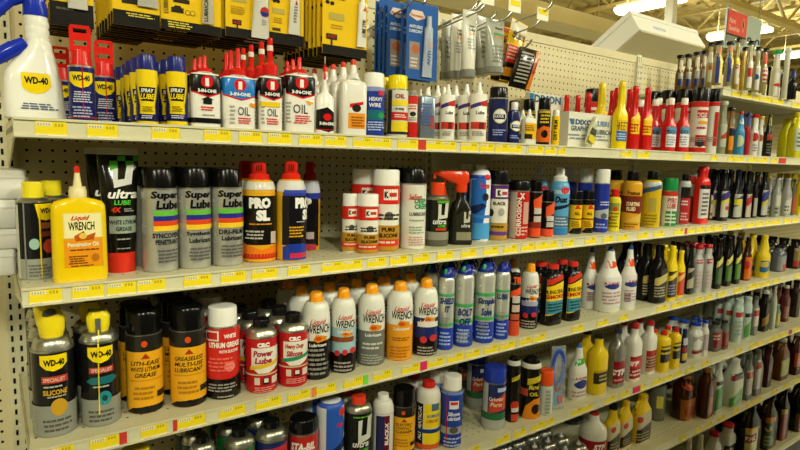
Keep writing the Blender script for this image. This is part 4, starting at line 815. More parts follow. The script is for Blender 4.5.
SMALL2 = [('grey and gold bottle with cream label', 707.5, 716, 220.3, 187, 'squat', '3a3a32', '1a1a18', [R_(708, 716, 195, 218, 'b8b098'), P_([(709, 204), (716, 195), (716, 204)], '8a7a30'), E_(713, 214, 1.6, 2, 'b04030')]),
          ('black long-neck bottle with slanted purple and yellow label', 716.5, 728.5, 221.3, 170, 'longneck', '17161a', '0c0c0c', [R_(719, 728, 191, 217, 'b0b0a0'), P_([(719, 196), (728, 190), (728, 197), (719, 203)], '3a3478'), P_([(719, 203), (728, 197), (728, 200), (719, 207)], 'c8b830'), E_(726, 208, 1.8, 2.2, 'b83830')]),
          ('black bottle with blue cap and striped label', 730, 742.5, 219.3, 169.5, 'taper', '16161a', '2a3aa8', [R_(735, 742, 194, 217, 'a8a898'), P_([(735, 200), (742, 194), (742, 202), (735, 208)], '2a2a5c'), R_(736, 741, 199, 205, 'c8b830')]),
          ('black long-neck bottle with red slanted label', 743, 751.3, 218.6, 171, 'longneck', '17161a', '0c0c0c', [R_(744, 751, 194, 217, 'b0a898'), P_([(744, 202), (751, 194), (751, 202), (744, 210)], 'a83030')]),
          ('black long-neck bottle with grey label, slim', 751.5, 757.3, 218, 173, 'longneck', '17161a', '0c0c0c', [R_(752, 757, 198, 216, '9a9888')]),
          ('black bottle with wide slanted blue label', 757.8, 768, 217.3, 172, 'longneck', '17161a', '0c0c0c', [R_(759, 768, 190, 215, 'a8a8a0'), P_([(759, 196), (768, 189), (768, 198), (759, 205)], '3a3a7a'), P_([(759, 205), (768, 198), (768, 202), (759, 209)], 'b8a830')]),
          ('plain yellow bottle behind the black bottles', 762, 771, 217.5, 175, 'longneck', 'd0b81a', 'd0b81a', []),
          ('silver bottle with grey cap, left of two', 771.3, 780.5, 217.3, 178, 'longneck', '94968e', '8a8c84', [R_(773, 780, 195, 206, 'b4b4a8'), G_(773, 779, 207, 214, 2, '585850')]),
          ('silver bottle with grey cap, right of two', 780.5, 791.3, 216.3, 178, 'longneck', '94968e', '8a8c84', [P_([(784, 203), (791, 196), (791, 212), (784, 214)], 'b8b8ac'), G_(784, 790, 205, 212, 2, '585850')]),
          ('dark grey bottle with red edge label', 790.5, 795, 215.5, 179, 'squat', '5a5a52', '2a2a28', [R_(792, 795, 195, 212, 'a84038')]),
          ('yellow bottle at the picture edge, second shelf', 794.5, 804, 214.8, 174, 'squat', 'd8bc1a', 'd8bc1a', [R_(797, 803, 194, 206, '8a7a20')])]
for d, a, b, yb, yt, pf, c, cc, dec in SMALL2:
    prod(d, 2, a, b, yb, yt, bottle, 'bottle', name='fuel_additive_bottle', prof=pf, D=.6, body=c, cap=cc, dec=dec, Y=.11 if 'behind' in d else None, behind=0 if 'behind' in d or 'grey and gold' in d else 3)
# ---- third shelf
SPEC = lambda a, b, y0, wl, wc, ec: WDS(a+9, b-8, y0)+[T_('WD-40', (a+b)/2+1, y0+7.5, 21, 6.5, '101010', 0, 0, .03), R_(a+10, b-8, y0+21, y0+28, 'b83a2c'), T_('SPECIALIST', (a+b)/2+.5, y0+24.5, 22, 4, 'e0b8a0'), G_(a+11, b-9, y0+30, y0+33, 1, 'b8b8a8'), T_(wl, (a+b)/2+1, y0+37, 24, 5, wc, 0, 0, .02), G_(a+14, b-10, y0+40, y0+43, 1, 'a8a898'), E_((a+b)/2+4, y0+54, 8, 8.5, ec), E_((a+b)/2+4, y0+54, 3, 3, '3a3a20')]
prod('black and silver spray can with yellow flip nozzle and gold circle', 3, 32.5, 75.5, 437.5, 296, body='161615', ys=353, yc=340, sh='b0b0a2', rc=.6, rs=.68, cap='ecd41e', capk='straw', behind=3, pitch=.078, dec=SPEC(32.5, 75.5, 355, 'SILICONE', 'd8a828', 'c89a2a')+[B_(405, 437.5, '8e9086')]+[G_(42, 70, 418, 432, 3, '56584e'), E_(58, 407, 8, 8.5, 'c89a2a')])
prod('black and silver spray can with yellow straw and teal circle', 3, 81, 119.5, 427, 308, body='161615', ys=344, yc=334, sh='b0b0a2', rc=.6, rs=.68, cap='ecd41e', capk='straw2', behind=1, pitch=.08, dec=WDS(89, 113, 347)+[T_('WD-40', 102, 354, 21, 6.5, '101010', 0, 0, .03), R_(90, 113, 367, 373, 'b83a2c'), T_('SPECIALIST', 102, 370, 21, 3.6, 'e0b8a0'), P_([(87, 381), (92, 377), (112, 376), (116, 380), (110, 384), (92, 384)], '1e6a70'), G_(93, 112, 385, 388, 1, 'b8b8a8'), B_(399, 427, '8e9086'), E_(104, 398, 6.5, 7, '2a8a90'), E_(104, 398, 2.6, 3, '15484c'), G_(88, 112, 409, 422, 3, '56584e')])
def ags(d, a, b, yb, yt, ys, lines, sh=3, **k):
    x = (a+b)/2+1; s = (b-a)/36; H = yb-ys
    dec = [B_(ys, ys+H*.2, '24221c'), B_(ys+H*.2, yb-H*.1, 'e9a81e'), P_([(a, yb-H*.02), (a+6*s, yb-H*.09), (x, yb-H*.11), (b+4, yb-H*.1), (b+4, yb-H*.02)], '14110c'), E_(x-1, ys+H*.1, 3*s, 3.2*s, 'd8501e' if 'white-lettered' not in d else 'e0b020'), P_([(x-4.5*s, ys+H*.29), (x, ys+H*.22), (x+4.5*s, ys+H*.29)], 'a8381c')]
    for i, t in enumerate(lines): dec.append(T_(t, x, ys+H*(.345+.075*i), min(30, 3.6*len(t))*s, H*.055, '1c150a', .2, 0, .01))
    dec += [R_(a+4, b-2, ys+H*.555, ys+H*.57, 'c88a18'), G_(a+7*s, b-6*s, ys+H*.63, ys+H*.82, 3, 'b07a18'), R_(b-7*s, b+2, ys+H*.72, ys+H*.8, '2a2014')]
    prod(d, sh, a, b, yb, yt, body='e9a81e', ys=ys, cap='0d0d0d', rc=.95, capk='ribbed', dec=dec, **k)
ags('black-capped orange spray can with two-word slanted title, left one', 126.5, 163, 414.5, 306, 336, ('LITH-EASE', 'WHITE LITHIUM', 'GREASE'), behind=1)
ags('black-capped orange spray can with gold badge, right one', 170.3, 206, 408, 302, 332, ('GREASELESS', 'MULTI-USE', 'LUBRICANT'), behind=2)
prod('red and black spray can with white cap and red artwork', 3, 205.5, 240, 400, 302, body='cf2a22', ys=328, cap='e9e7dc', rc=.85, behind=1, pitch=.1, dec=[R_(207, 219, 331, 341, 'e4dcd0'), R_(208.5, 217.5, 332.5, 339.5, 'c83028'), T_('K', 209, 336, 3.5, 5, '181818', 0, 0, .04), T_('WHITE', 230, 336.5, 13, 4.2, 'f0e8dc', 0, 0, .03), T_('LITHIUM GREASE', 225, 345, 33, 5.4, 'f0e8dc', 0, 0, .03), T_('WITH SILICONE', 229, 351.5, 20, 3, 'f0e8dc'), G_(209, 236, 357, 372, 4, 'e86858'), E_(229, 367, 5, 5, 'e88878'), B_(379, 400, '17130f'), P_([(205, 377), (222, 382), (241, 374), (241, 383), (205, 383)], '17130f'), G_(208, 238, 383, 392, 3, '98948c'), G_(216, 234, 395, 398, 1, '98948c')])
def crc(d, a, b, yb, yt, ys, yc, t1, t2, tc, pc, **k):
    x = (a+b)/2+1; s = (b-a)/31
    prod(d, 3, a, b, yb, yt, body='bb1d20', ys=ys, yc=yc, sh='c0bfae', rc=.55, rs=.6, cap='141312', behind=2, dec=[P_([(a+6*s, ys+9*s), (b+1, ys+9*s), (b+1, ys+28*s), (x+6*s, ys+34*s), (x-4*s, ys+34*s), (a+6*s, ys+28*s)], 'e4ddd0'), R_(x-7*s, x+8*s, ys+3*s, ys+9*s, 'bb1d20'), T_('CRC', x+1, ys+6*s, 12*s, 4.6*s, 'f0ece4', 0, 0, .05), T_(t1, x+1, ys+14.5*s, 20*s, 6*s, tc, .15, 0, .03), T_(t2, x+1, ys+21.5*s, 17*s, 6*s, tc, .15, 0, .03), P_([(a+5*s, ys+27*s), (b+2, ys+21*s), (b+2, ys+25*s), (a+5*s, ys+31*s)], pc), B_(ys+34.5*s, ys+36*s, 'c8b890'), R_(a+9*s, a+14*s, ys+38*s, ys+45*s, 'd8c8b8'), R_(a+17*s, a+23*s, ys+38*s, ys+45*s, '2a2422'), R_(a+18*s, a+22*s, ys+39*s, ys+43*s, 'e0d8c8'), R_(a+25*s, a+30*s, ys+38*s, ys+45*s, 'd8c8b8'), G_(a+8*s, b-2, ys+47*s, ys+53*s, 3, 'd89088')], **k)
crc('red spray can with small black cap and yellow stripe', 245.7, 277, 394.3, 316, 339, 330, 'Power', 'Lube', 'a02838', 'e0b82a')
crc('red spray can with small black cap and green stripe', 278, 307.5, 388, 310.5, 333, 325, 'Heavy Duty', 'Silicone', 'b03028', '2a8a6a')
def lw(d, a, b, yb, yt, low, extra, lowc, behind=2, **k):
    x = (a+b)/2+2.5; s = (b-a)/28; hs = yb-yt
    prod(d, 3, a, b, yb, yt, body='dcdccf', ys=yt+hs*.42, yc=yt+hs*.155, rs=.46, rc=.5, cap='ec9a1a', capk='facet', pw=.55, rim=0, behind=behind, pitch=.078,
         dec=[B_(low, yb-1, lowc), T_('Liquid', x, yt+hs*.36, 17*s, 7*s, 'c8201c', .45, 0, .01), T_('WRENCH', x+1, yt+hs*.43, 24*s, 8.5*s, '16140f', .1, 0, .01), P_([(x-5*s, yt+hs*.545), (x-2*s, yt+hs*.49), (x+3*s, yt+hs*.5), (x+8*s, yt+hs*.52), (x+7*s, yt+hs*.56), (x-1*s, yt+hs*.58)], 'd88a20'), E_(x, yt+hs*.535, 3*s, 2*s, 'c84a18'), T_('Lubricant', x, low+4*s, 17*s, 3.2*s, 'e8e4d8')]+extra, **k)
TC3 = lambda x, y, s: [E_(x-7*s, y, 3*s, 3.2*s, 'c8343c'), E_(x+1*s, y-1, 3*s, 3.2*s, 'c8343c'), E_(x+9*s, y-2, 3*s, 3.2*s, 'c8343c')]
lw('white and black spray can with orange faceted cap', 301.5, 330, 381, 290, 341, [G_(305, 328, 348, 376, 6, '8a8a80')], '141210')
lw('white and pale blue spray can with orange cap, red dots', 330.5, 355.5, 374, 286.5, 328, [B_(353, 373, '16120f'), R_(331, 353, 337, 342, '8a4a28')]+TC3(344, 353, .9)+[G_(334, 353, 361, 372, 3, 'a09890')], '9cc0c8')
lw('white and grey spray can with orange faceted cap', 357.5, 384.5, 367, 282.5, 331, [G_(362, 383, 342, 350, 2, 'c8c8bc'), G_(361, 383, 354, 364, 4, 'a8a89c')], '6e7068')
lw('white and orange spray can with orange faceted cap', 386, 412.5, 362, 280, 325, [G_(392, 410, 337, 341, 2, '8a4a10'), G_(390, 410, 346, 358, 4, 'b87018')], 'e69a22')
lw('white, navy and black spray can with orange cap, left one', 413, 437.5, 357, 277, 318, [B_(338, 356, '15130f'), R_(418, 437, 322, 327, 'e0dcd0'), E_(424, 339.5, 3.4, 3.4, 'c8343c'), E_(433, 338, 3.4, 3.4, 'c8343c'), G_(418, 437, 346, 355, 3, 'a09890')], '1f2c66')
def boe(d, a, b, yb, yt, t, hgt, xo, **k):
    s = (b-a)/18; H = yb-yt; yg = hgt
    prod(d, 3, a, b, yb, yt, body='d2d4c8', bk='foil', ys=yt+H*.24, yc=yt+H*.14, rs=.72, rc=.8, cap='20308c', capk='nozzle', behind=1, pitch=.075, dec=[B_(yg, yg+3.2*s, '48a060'), B_(yb-H*.33, yb-H*.29, '48a060'), B_(yb-H*.27, yb-1, '2440a8'), G_(a+3, b-2, yb-H*.23, yb-H*.06, 4, 'a0b4e0')]+[T_(w, (a+b)/2+xo, yg+8*s+i*9*s, ww*s, 7*s, '1c3470', .2, 0, .03) for i, (w, ww) in enumerate(t)]+[G_(a+4, b-3, yg+26*s, yg+38*s, 4, '8a8c80')], **k)
boe('silver and blue can with green nozzle, word in two lines', 437.3, 453.3, 351, 266, (('SHIELD', 17), ('IT', 6)), 294, 1.5)
boe('silver and blue can with green nozzle, bolt picture', 454, 472.8, 348, 263, (('BOLT', 15), ('OFF', 11)), 304, 2)
boe('silver and blue can with green nozzle, green round mark', 474, 494, 344.3, 261, (('Simple', 17), ('Solve', 10)), 293, 2.5)
boe('silver and blue can with blue nozzle, right of the four', 494, 508.8, 341, 261, (('LUBRI', 14),), 290, .5, noz='24348c')
prod('black and orange-red spray can with blocky lettering', 3, 508.6, 519.5, 336.5, 272, body='1d1916', ys=284, cap='100f0e', rc=.92, behind=1, dec=[T_('TRI', 516, 280, 8, 6.5, 'e8542a', 0, 0, .05), P_([(510, 292), (520, 286), (520, 294), (510, 298)], 'e8542a'), R_(512, 519, 296, 303, 'c8c0b4'), R_(512, 519, 305, 312, 'c8b0a4'), R_(511, 519, 314, 320, 'c05a3c'), B_(321, 336, 'd8502c')])
lw('white, navy and black spray can with orange cap, right one', 520, 538, 330, 262.5, 298, [B_(314, 329, '15130f'), R_(522, 537, 301, 306, 'a8a8c0'), E_(526, 315.5, 2.5, 2.6, 'c8343c'), E_(534, 314.5, 2.5, 2.6, 'c8343c'), G_(522, 537, 320, 328, 3, 'a09890')], '1f2c66', behind=1)
RS = lambda a, b, y: [P_([(a+7, y+23), (b-1, y+18), (b-1, y+30), (b, y+31), (b, y+55), (a+7, y+57)], 'e8c41e'), P_([(a+7, y+16), (b-2, y+11), (b-2, y+16), (a+7, y+22)], 'c8341e'), T_('RING SEAL', (a+b)/2+3, y+28, 13, 4, '301808'), T_('SMOKE', (a+b)/2+3, y+33, 13, 4, 'b0281a', 0, 0, .03), R_(a+7, b, y+37, y+50, '3f8a9a'), G_(a+8, b, y+39, y+48, 3, '1a3a48'), P_([(a+6, y+52), (b, y+48), (b, y+56), (a+6, y+58)], '181410')]
prod('black bottle with red cap and yellow-blue label, left of pair', 3, 540.5, 562, 326, 263.5, bottle, 'bottle', name='fuel_additive_bottle', prof='squat', D=.62, body='141416', cap='d23228', yc=269, ysh=277, s0=.72, dec=RS(540.5, 562, 263.5), rc=1.05, behind=1)
prod('black bottle with red cap and yellow-blue label, right of pair', 3, 562, 580.5, 321.5, 261, bottle, 'bottle', name='fuel_additive_bottle', prof='squat', D=.62, body='141416', cap='d23228', yc=266.5, ysh=275, s0=.72, dec=RS(562, 580.5, 261), rc=1.05, behind=1)
LUC = lambda a, b, y, yb: [E_((a+b)/2+3.5, y+19, 4.5, 3.8, 'e8501e'), P_([(a+1, y+31), (b, y+31), (b, yb-7), (a+1, yb-7)], 'd8d6d0'), E_((a+b)/2+4, y+40, 4.5, 3, '2a3a80'), T_('LUCAS', (a+b)/2+4, y+37, 9, 2.4, 'b83028'), G_(a+4, b-2, y+45, yb-9, 4, 'b89090'), R_(a+8, a+11, yb-18, yb-9, '707078')]
for d, a, b, yb, yt, Yv in (('white cone-shaped bottle with blue tip, left of the group', 581.5, 598, 309.5, 247, None), ('white cone-shaped bottle with blue tip, front and largest of group', 594, 621.5, 313.5, 246, None), ('white cone-shaped bottle with blue tip, right of the group', 619, 636.5, 310.3, 244, None)):
    prod(d, 3, a, b, yb, yt, bottle, 'bottle', name='fuel_additive_bottle', prof='taper', D=.8 if a != 594 else .75, body='e0dfd4', cap='30509a', capk='tip', yc=yt+6, rc=.9, dec=LUC(a, b, yt, yb), bk='plastic', key='luc' if a == 581.5 else None)
prod('', 3, 598, 611, None, 245, like='luc', Y=.2, label='white cone-shaped bottle half hidden behind the front one', cat='bottle', name='fuel_additive_bottle')
SMALL3 = [('dark brown bottle in shadow beside the white bottles', 638, 648.5, 303, 246, 'longneck', '3a1c12', '1a100c', [], .12),
          ('black bottle with slanted yellow label, third shelf', 648.5, 666.5, 304, 245, 'longneck', '151315', '0c0c0c', [P_([(654, 279), (665, 273), (665, 281), (654, 287)], 'b8a860'), R_(655, 665, 285, 298, '2a2824'), G_(656, 664, 286, 297, 4, 'a8a080')], None),
          ('bright yellow bottle with dark slanted label', 664, 676.5, 301.2, 245.5, 'longneck', 'e6c91a', 'e6c91a', [R_(668, 676, 271, 297, '3a3420'), P_([(668, 277), (676, 271), (676, 276), (668, 282)], 'd8c040'), G_(669, 675, 284, 295, 4, '8888b0')], None),
          ('bright yellow bottle with red label, slightly shorter', 674.5, 684.5, 297.3, 250, 'longneck', 'e6c91a', 'e6c91a', [R_(676, 684, 272, 295, 'c04028'), P_([(676, 279), (684, 272), (684, 277), (676, 284)], 'd8b060')], None),
          ('black round-shouldered bottle beside the silver pair', 684.5, 694.3, 294.8, 243.5, 'taper', '161416', '0c0c0c', [R_(686, 693, 268, 288, 'a09880'), P_([(686, 276), (693, 269), (693, 276), (686, 283)], '2a2824')], None),
          ('silver bottle with red cap, left of pair', 691.5, 702.5, 293.8, 245, 'squat', 'aeb0aa', 'b02028', [G_(694, 701, 259, 264, 2, 'b03038'), G_(694, 701, 270, 288, 5, 'b89898')], None),
          ('silver bottle with red cap, right of pair', 701.5, 712, 293, 244, 'squat', 'aeb0aa', 'b02028', [G_(703, 711, 258, 264, 2, 'b03038'), T_('N', 706, 262, 3, 3, 'a02028'), G_(703, 711, 270, 288, 5, 'b89898')], None),
          ('slim black bottle with green striped label, first of three', 712.3, 722, 289.3, 238, 'longneck', '171512', '0c0c0c', [P_([(714, 266), (721, 256), (721, 262), (714, 272)], 'c8c060'), R_(714, 721, 268, 284, '3a5a34')], None),
          ('slim black bottle with green striped label, second of three', 722, 731.8, 286.7, 237, 'longneck', '171512', '0c0c0c', [P_([(724, 264), (731, 254), (731, 260), (724, 270)], 'c8c060'), R_(724, 731, 266, 281, '3f6a2c')], None),
          ('slim black bottle with green striped label, third of three', 732, 740.5, 284.3, 236, 'longneck', '171512', '0c0c0c', [P_([(734, 262), (740, 253), (740, 258), (734, 268)], 'c8c060'), R_(734, 740, 264, 279, '4a7a30')], None),
          ('brown bottle with orange label and red seal', 741, 752, 281, 237, 'taper', '3a2010', '201008', [R_(743, 751, 257, 279, 'c8641c'), E_(747, 265, 2.6, 4, 'b02a18')], None),
          ('tall dark bottle with white cap', 750, 756, 280, 234, 'longneck', '241810', 'dcdad0', [], .11),
          ('yellow round-bodied bottle with blue label', 754.5, 770.5, 278.7, 235, 'taper', 'd8bc22', 'd8bc22', [E_(765, 266, 4, 6, '2a5a80'), E_(765, 264, 2.4, 3, 'b8a040')], None),
          ('grey bottle with dark cap and red edge', 771.5, 786.5, 272.5, 245, 'squat', '585c64', '1a1a1c', [R_(774, 785, 256, 270, '7a7e84'), R_(782, 786, 264, 270, 'a83838')], None),
          ('black bottle with red and gold labels', 787, 803, 269.6, 239, 'squat', '1c1a18', '121212', [R_(791, 798, 257, 266, 'a03024'), R_(795, 803, 248, 260, '7a6a38')], None)]
for d, a, b, yb, yt, pf, c, cc, dec, Yv in SMALL3:
    prod(d, 3, a, b, yb, yt, bottle, 'bottle', name='fuel_additive_bottle', prof=pf, D=.6, body=c, cap=cc, dec=dec, Y=Yv, behind=(2 if 'yellow bottle' in d else 3) if Yv is None else 0)
# ---- fourth shelf
def low(d, shf, a, b, yb, yt, Y=None, **k): return prod(d, shf, a, b, yb, yt, Y=Y, **k)
prod('spray can with yellow cap just showing under the third shelf', 4, 121, 153, 520, 443, Y=.06, body='c8a820', ys=462, cap='ecd41e', rc=.9, dec=[B_(470, 500, '2a2620')])
prod('spray can with yellow cap low in the left corner', 4, 70, 100, 540, 448, Y=.06, body='2a2a28', ys=470, cap='e8cc20', rc=.9, dec=[B_(480, 500, 'c8a820')])
for d, a, b, yb, yt, ys, yc, c in (('grey-shouldered spray can with black cap, first under the third shelf', 190, 216, 506, 433, 456, 447, '26302a'), ('green spray can with silver shoulder and small black cap', 225, 255, 497, 424, 450, 441, '1f7a3a'), ('dark blue spray can with silver shoulder and small black cap', 255.5, 287, 491, 416, 443, 433, '1c2a66')):
    prod(d, 4, a, b, yb, yt, Y=.05, body=c, ys=ys, yc=yc, sh='b4b4a4', rc=.52, rs=.6, cap='0f0f0f', behind=2, dec=[P_([(a+8, ys+6), (b, ys+4), (b, ys+14), (a+8, ys+16)], 'c03030'), R_(a+10, b-2, ys+20, ys+36, 'd8d4c8')])
prod('red spray can with black ribbed cap and white lettering', 4, 288, 317.5, 484, 411, Y=.05, body='b82820', ys=436, cap="100f0f", rc=.93, capk='ribbed', dec=[T_('STA-BIL', 303, 447, 26, 8, 'ece4da', .15, 0, .03), R_(292, 316, 454, 470, 'c8c0b0')])
prod('white and blue spray can with domed top and red emblem', 4, 316, 343.5, 478, 401, Y=.05, body='d4d8dc', ys=413, yc=404, rs=.55, rc=.5, cap='d8dcdc', behind=1, dec=[P_([(326, 407), (341, 407), (344, 430), (336, 476), (326, 476)], '2a58b8'), B_(405, 409, '3a5ab8'), E_(342, 414, 4, 4, 'c83028'), T_('Freeze', 340, 426, 10, 5, 'c8281e'), P_([(332, 450), (344, 440), (344, 450), (334, 456)], '1c2a58')])
prod('black spray can with orange cap and large silver letter', 4, 344, 371, 468, 392, Y=.05, body='15160f', ys=414, yc=407, sh='b8b8a4', rc=.55, rs=.62, cap='dc3c1c', behind=1, dec=[P_([(358, 421), (362, 420), (361, 436), (366, 435), (367, 418), (371, 417), (370, 440), (358, 443)], 'd0d0c4'), T_('ultra', 361, 444, 17, 6.5, 'd8d8d0', .25, 0, .02), T_('LUBE', 364, 450, 10, 3, '5ac83a'), G_(352, 370, 416, 419, 1, '5aa030')])
prod('white spray can with tapered white cap and dark side panel', 4, 371.5, 393, 462, 391, Y=.055, body='dcdad0', ys=414, yc=403, rs=.55, rc=.52, cap='e4e2d8', pw=.8, dec=[R_(376, 384, 416, 460, '2a2a58'), R_(384, 389, 416, 460, '6a1c2c'), T_('BLACK-X', 386.5, 434, 4, 22, 'e8e4e0', 0, 1, .03), B_(413.5, 415, 'c8c6bc')])
ags('black-capped orange spray can on the fourth shelf', 391.5, 414.5, 456, 383, 408, ('ELECTRO', 'CONTACT', 'CLEANER'), sh=4, Y=.06)
prod('white and yellow spray can with red cap, dark side panel', 4, 415, 440, 452, 378, body='dcd8c8', ys=402, yc=391, rs=.55, rc=.5, cap='c8281e', pw=.7, behind=1, dec=[R_(416, 423, 404, 450, '1c1c28'), T_('ALUMATIC-X', 420, 424, 4.2, 34, 'e0dcd0', 0, 1, .02), R_(424, 441, 404, 428, 'e8d020'), R_(431, 438, 404, 411, '4a6a80'), T_('ALUMINUM', 433, 416, 13, 3.4, '4a7aa0'), T_('LUBRICANT', 433, 421, 13, 3.4, 'c8402a'), B_(429, 433, '1f3a78'), R_(424, 441, 433, 444, 'e8d020'), B_(444, 449, 'd05a2a')])
prod('blue spray can with tall white cap and red straw', 4, 440, 462, 449.5, 371.5, body='26409c', ys=392, cap='e2e0d6', rc=.85, straw=447, dec=[R_(449, 458, 401, 409, 'e0dcd8'), R_(450, 457, 402, 405, 'c83a38'), T_('Silicone', 454, 414, 12, 4, 'e0e8f0', .1), T_('Lubricant', 454, 418.5, 14, 4, 'e0e8f0', .1), B_(427, 434, '9a9c98'), E_(454, 430, 4, 3.4, '50504c'), B_(392, 395, '6a88c8'), G_(444, 461, 437, 447, 3, 'a8b8e0')], behind=1)
OVN = lambda a, b: [R_(a+1, a+6, 384, 431, 'b8bab2'), P_([(a+7, 402), (b, 393), (b, 410), (a+7, 413)], 'c0482a'), T_('Carburetor', (a+b)/2+3, 399, 15, 4, 'e8c8b0', .2), T_('Parts', (a+b)/2+3, 404.5, 12, 4, 'e8c8b0', .2), R_(a+15, b, 388, 392, 'b0c0d8'), B_(413, 420, '2f6a40'), B_(420, 432, 'a8aaa4')]
prod('navy and grey spray can with large blue cap', 4, 482, 505.3, 432, 362, body='242c5c', ys=384, cap='263aa0', rc=.98, dec=OVN(482, 505), key='carb')
prod('', 4, 468, 484, None, 366, like='carb', Y=.2, label='navy and grey spray can behind, left of the blue-capped one', cat='spray can', name='spray_can')
prod('', 4, 456, 470, None, 370, like='carb', Y=.29, label='navy and grey spray can deepest in shadow by the empty spot', cat='spray can', name='spray_can')
prod('tall black spray can with pale shoulder and red lower mark', 4, 505.3, 519, 423.5, 355, body='17140f', ys=367, yc=361, rs=.7, rc=.6, cap='0e0d0c', pw=.8, dec=[B_(361.5, 366, 'c8c4b4'), P_([(511, 378), (519, 374), (519, 379), (511, 382)], 'b8a830'), E_(515, 406, 4, 5, 'c83a28'), R_(512, 519, 414, 421, 'c04028'), R_(512, 519, 408, 412, 'd0c8c0')])
prod('black spray can with orange sunburst and pale shoulder', 4, 519.3, 540, 421, 355, body='17140f', ys=371, yc=364, rs=.7, rc=.6, cap='0e0d0c', pw=.8, dec=[B_(364.5, 369, 'd8d4c4'), P_([(527, 379), (540, 375), (540, 381), (527, 385)], 'c8b428'), R_(520, 528, 389, 396, 'c04a30'), T_('Marvel', 534, 387, 11, 5, 'd0c030', .2), P_([(523, 420), (526, 406), (534, 399), (541, 398), (541, 420)], 'e0861c'), E_(536, 409, 4, 5, '2a1a0c'), T_('OIL', 534, 394, 9, 4, 'd0c030')])
prod('slim white tube with tall orange cap', 4, 538.5, 553, 417.5, 367, body='d2d4c8', ys=386, cap='e8561a', rc=1.0, dec=[R_(545, 551, 389, 415, 'b8c0b0'), G_(546, 551, 390, 414, 7, '8a9488')])
prod('small white bottle with blue tip and green neck tag', 4, 567.5, 587.5, 400.5, 342.5, bottle, 'bottle', name='fuel_additive_bottle', prof='taper', D=.7, body='dedcd2', cap='3a68b0', capk='tip', yc=349, rc=1.0, dec=[P_([(574, 362), (584, 358), (585, 364), (576, 367)], '3ab84a'), E_(581, 384, 4.6, 4.4, '2a3a78'), T_('LUCAS', 580, 378, 9, 2.6, 'b83028'), G_(575, 586, 390, 397, 2, 'b89090'), R_(569, 572, 378, 392, '58608a')])
prod('yellow long-neck bottle with small dark label', 4, 587, 607, 396, 334, bottle, 'bottle', name='fuel_additive_bottle', prof='longneck', D=.75, body='e2c21c', cap='24201a', yc=339, ysh=361, s0=.54, dec=[R_(595, 607, 372, 383, '322c1c'), G_(598, 606, 374, 381, 2, 'a89a50'), R_(588, 607, 370, 371.5, 'b89a18')], behind=1, rc=1.25)
prod('silver long-neck bottle with dark red label', 4, 607.3, 624.5, 389, 329, bottle, 'bottle', name='fuel_additive_bottle', prof='longneck', D=.75, body='8c8c84', bk='foil', cap='2a3048', yc=334, ysh=353, s0=.54, dec=[R_(608, 624.5, 361, 383, '8c1c24'), T_('STP', 618.5, 372, 11, 6, 'e0d8d0', .2, 0, .04), G_(612, 624, 378, 381, 1, 'c8a8a0')])
prod('white long-neck bottle with dark red label and oval', 4, 624, 641, 382.3, 322, bottle, 'bottle', name='fuel_additive_bottle', prof='longneck', D=.75, body='dedcd0', cap='a82020', yc=329, ysh=348, s0=.54, dec=[R_(625, 641, 356, 378, 'a02028'), E_(633, 363, 6, 4.6, 'c83030'), T_('STP', 633, 363, 8.5, 4.6, 'f0e8e0', .2, 0, .04), G_(628, 640, 369, 376, 2, 'e0c0b8')], behind=1)
prod('white long-neck bottle with red and tan label', 4, 640.5, 656, 375.3, 320, bottle, 'bottle', name='fuel_additive_bottle', prof='longneck', D=.75, body='dedcd0', cap='a82020', yc=326, ysh=343, s0=.54, dec=[R_(641.5, 656, 350, 371, 'b88868'), R_(641.5, 656, 350, 356, 'a82a28'), G_(645, 655, 357, 368, 4, '5a3028')], behind=1)
for d, a, b, yb, yt in (('yellow bottle with red cap and dark label, left of two', 655, 670, 373.3, 331), ('yellow bottle with red cap and dark label, right of two', 668.5, 680.3, 369.5, 327.5)):
    prod(d, 4, a, b, yb, yt, bottle, 'bottle', name='fuel_additive_bottle', prof='squat', D=.7, body='e2c21a', cap='c42a20', yc=yt+5, ysh=yt+9, s0=.72, rc=1.0, behind=1, dec=[R_(a+2, b, yt+18, yt+31, '2a281c'), G_(a+4, b-1, yt+20, yt+24, 1, 'd0b840'), T_('Power', (a+b)/2+2, yt+15, 9, 3.4, '4a3a10')])
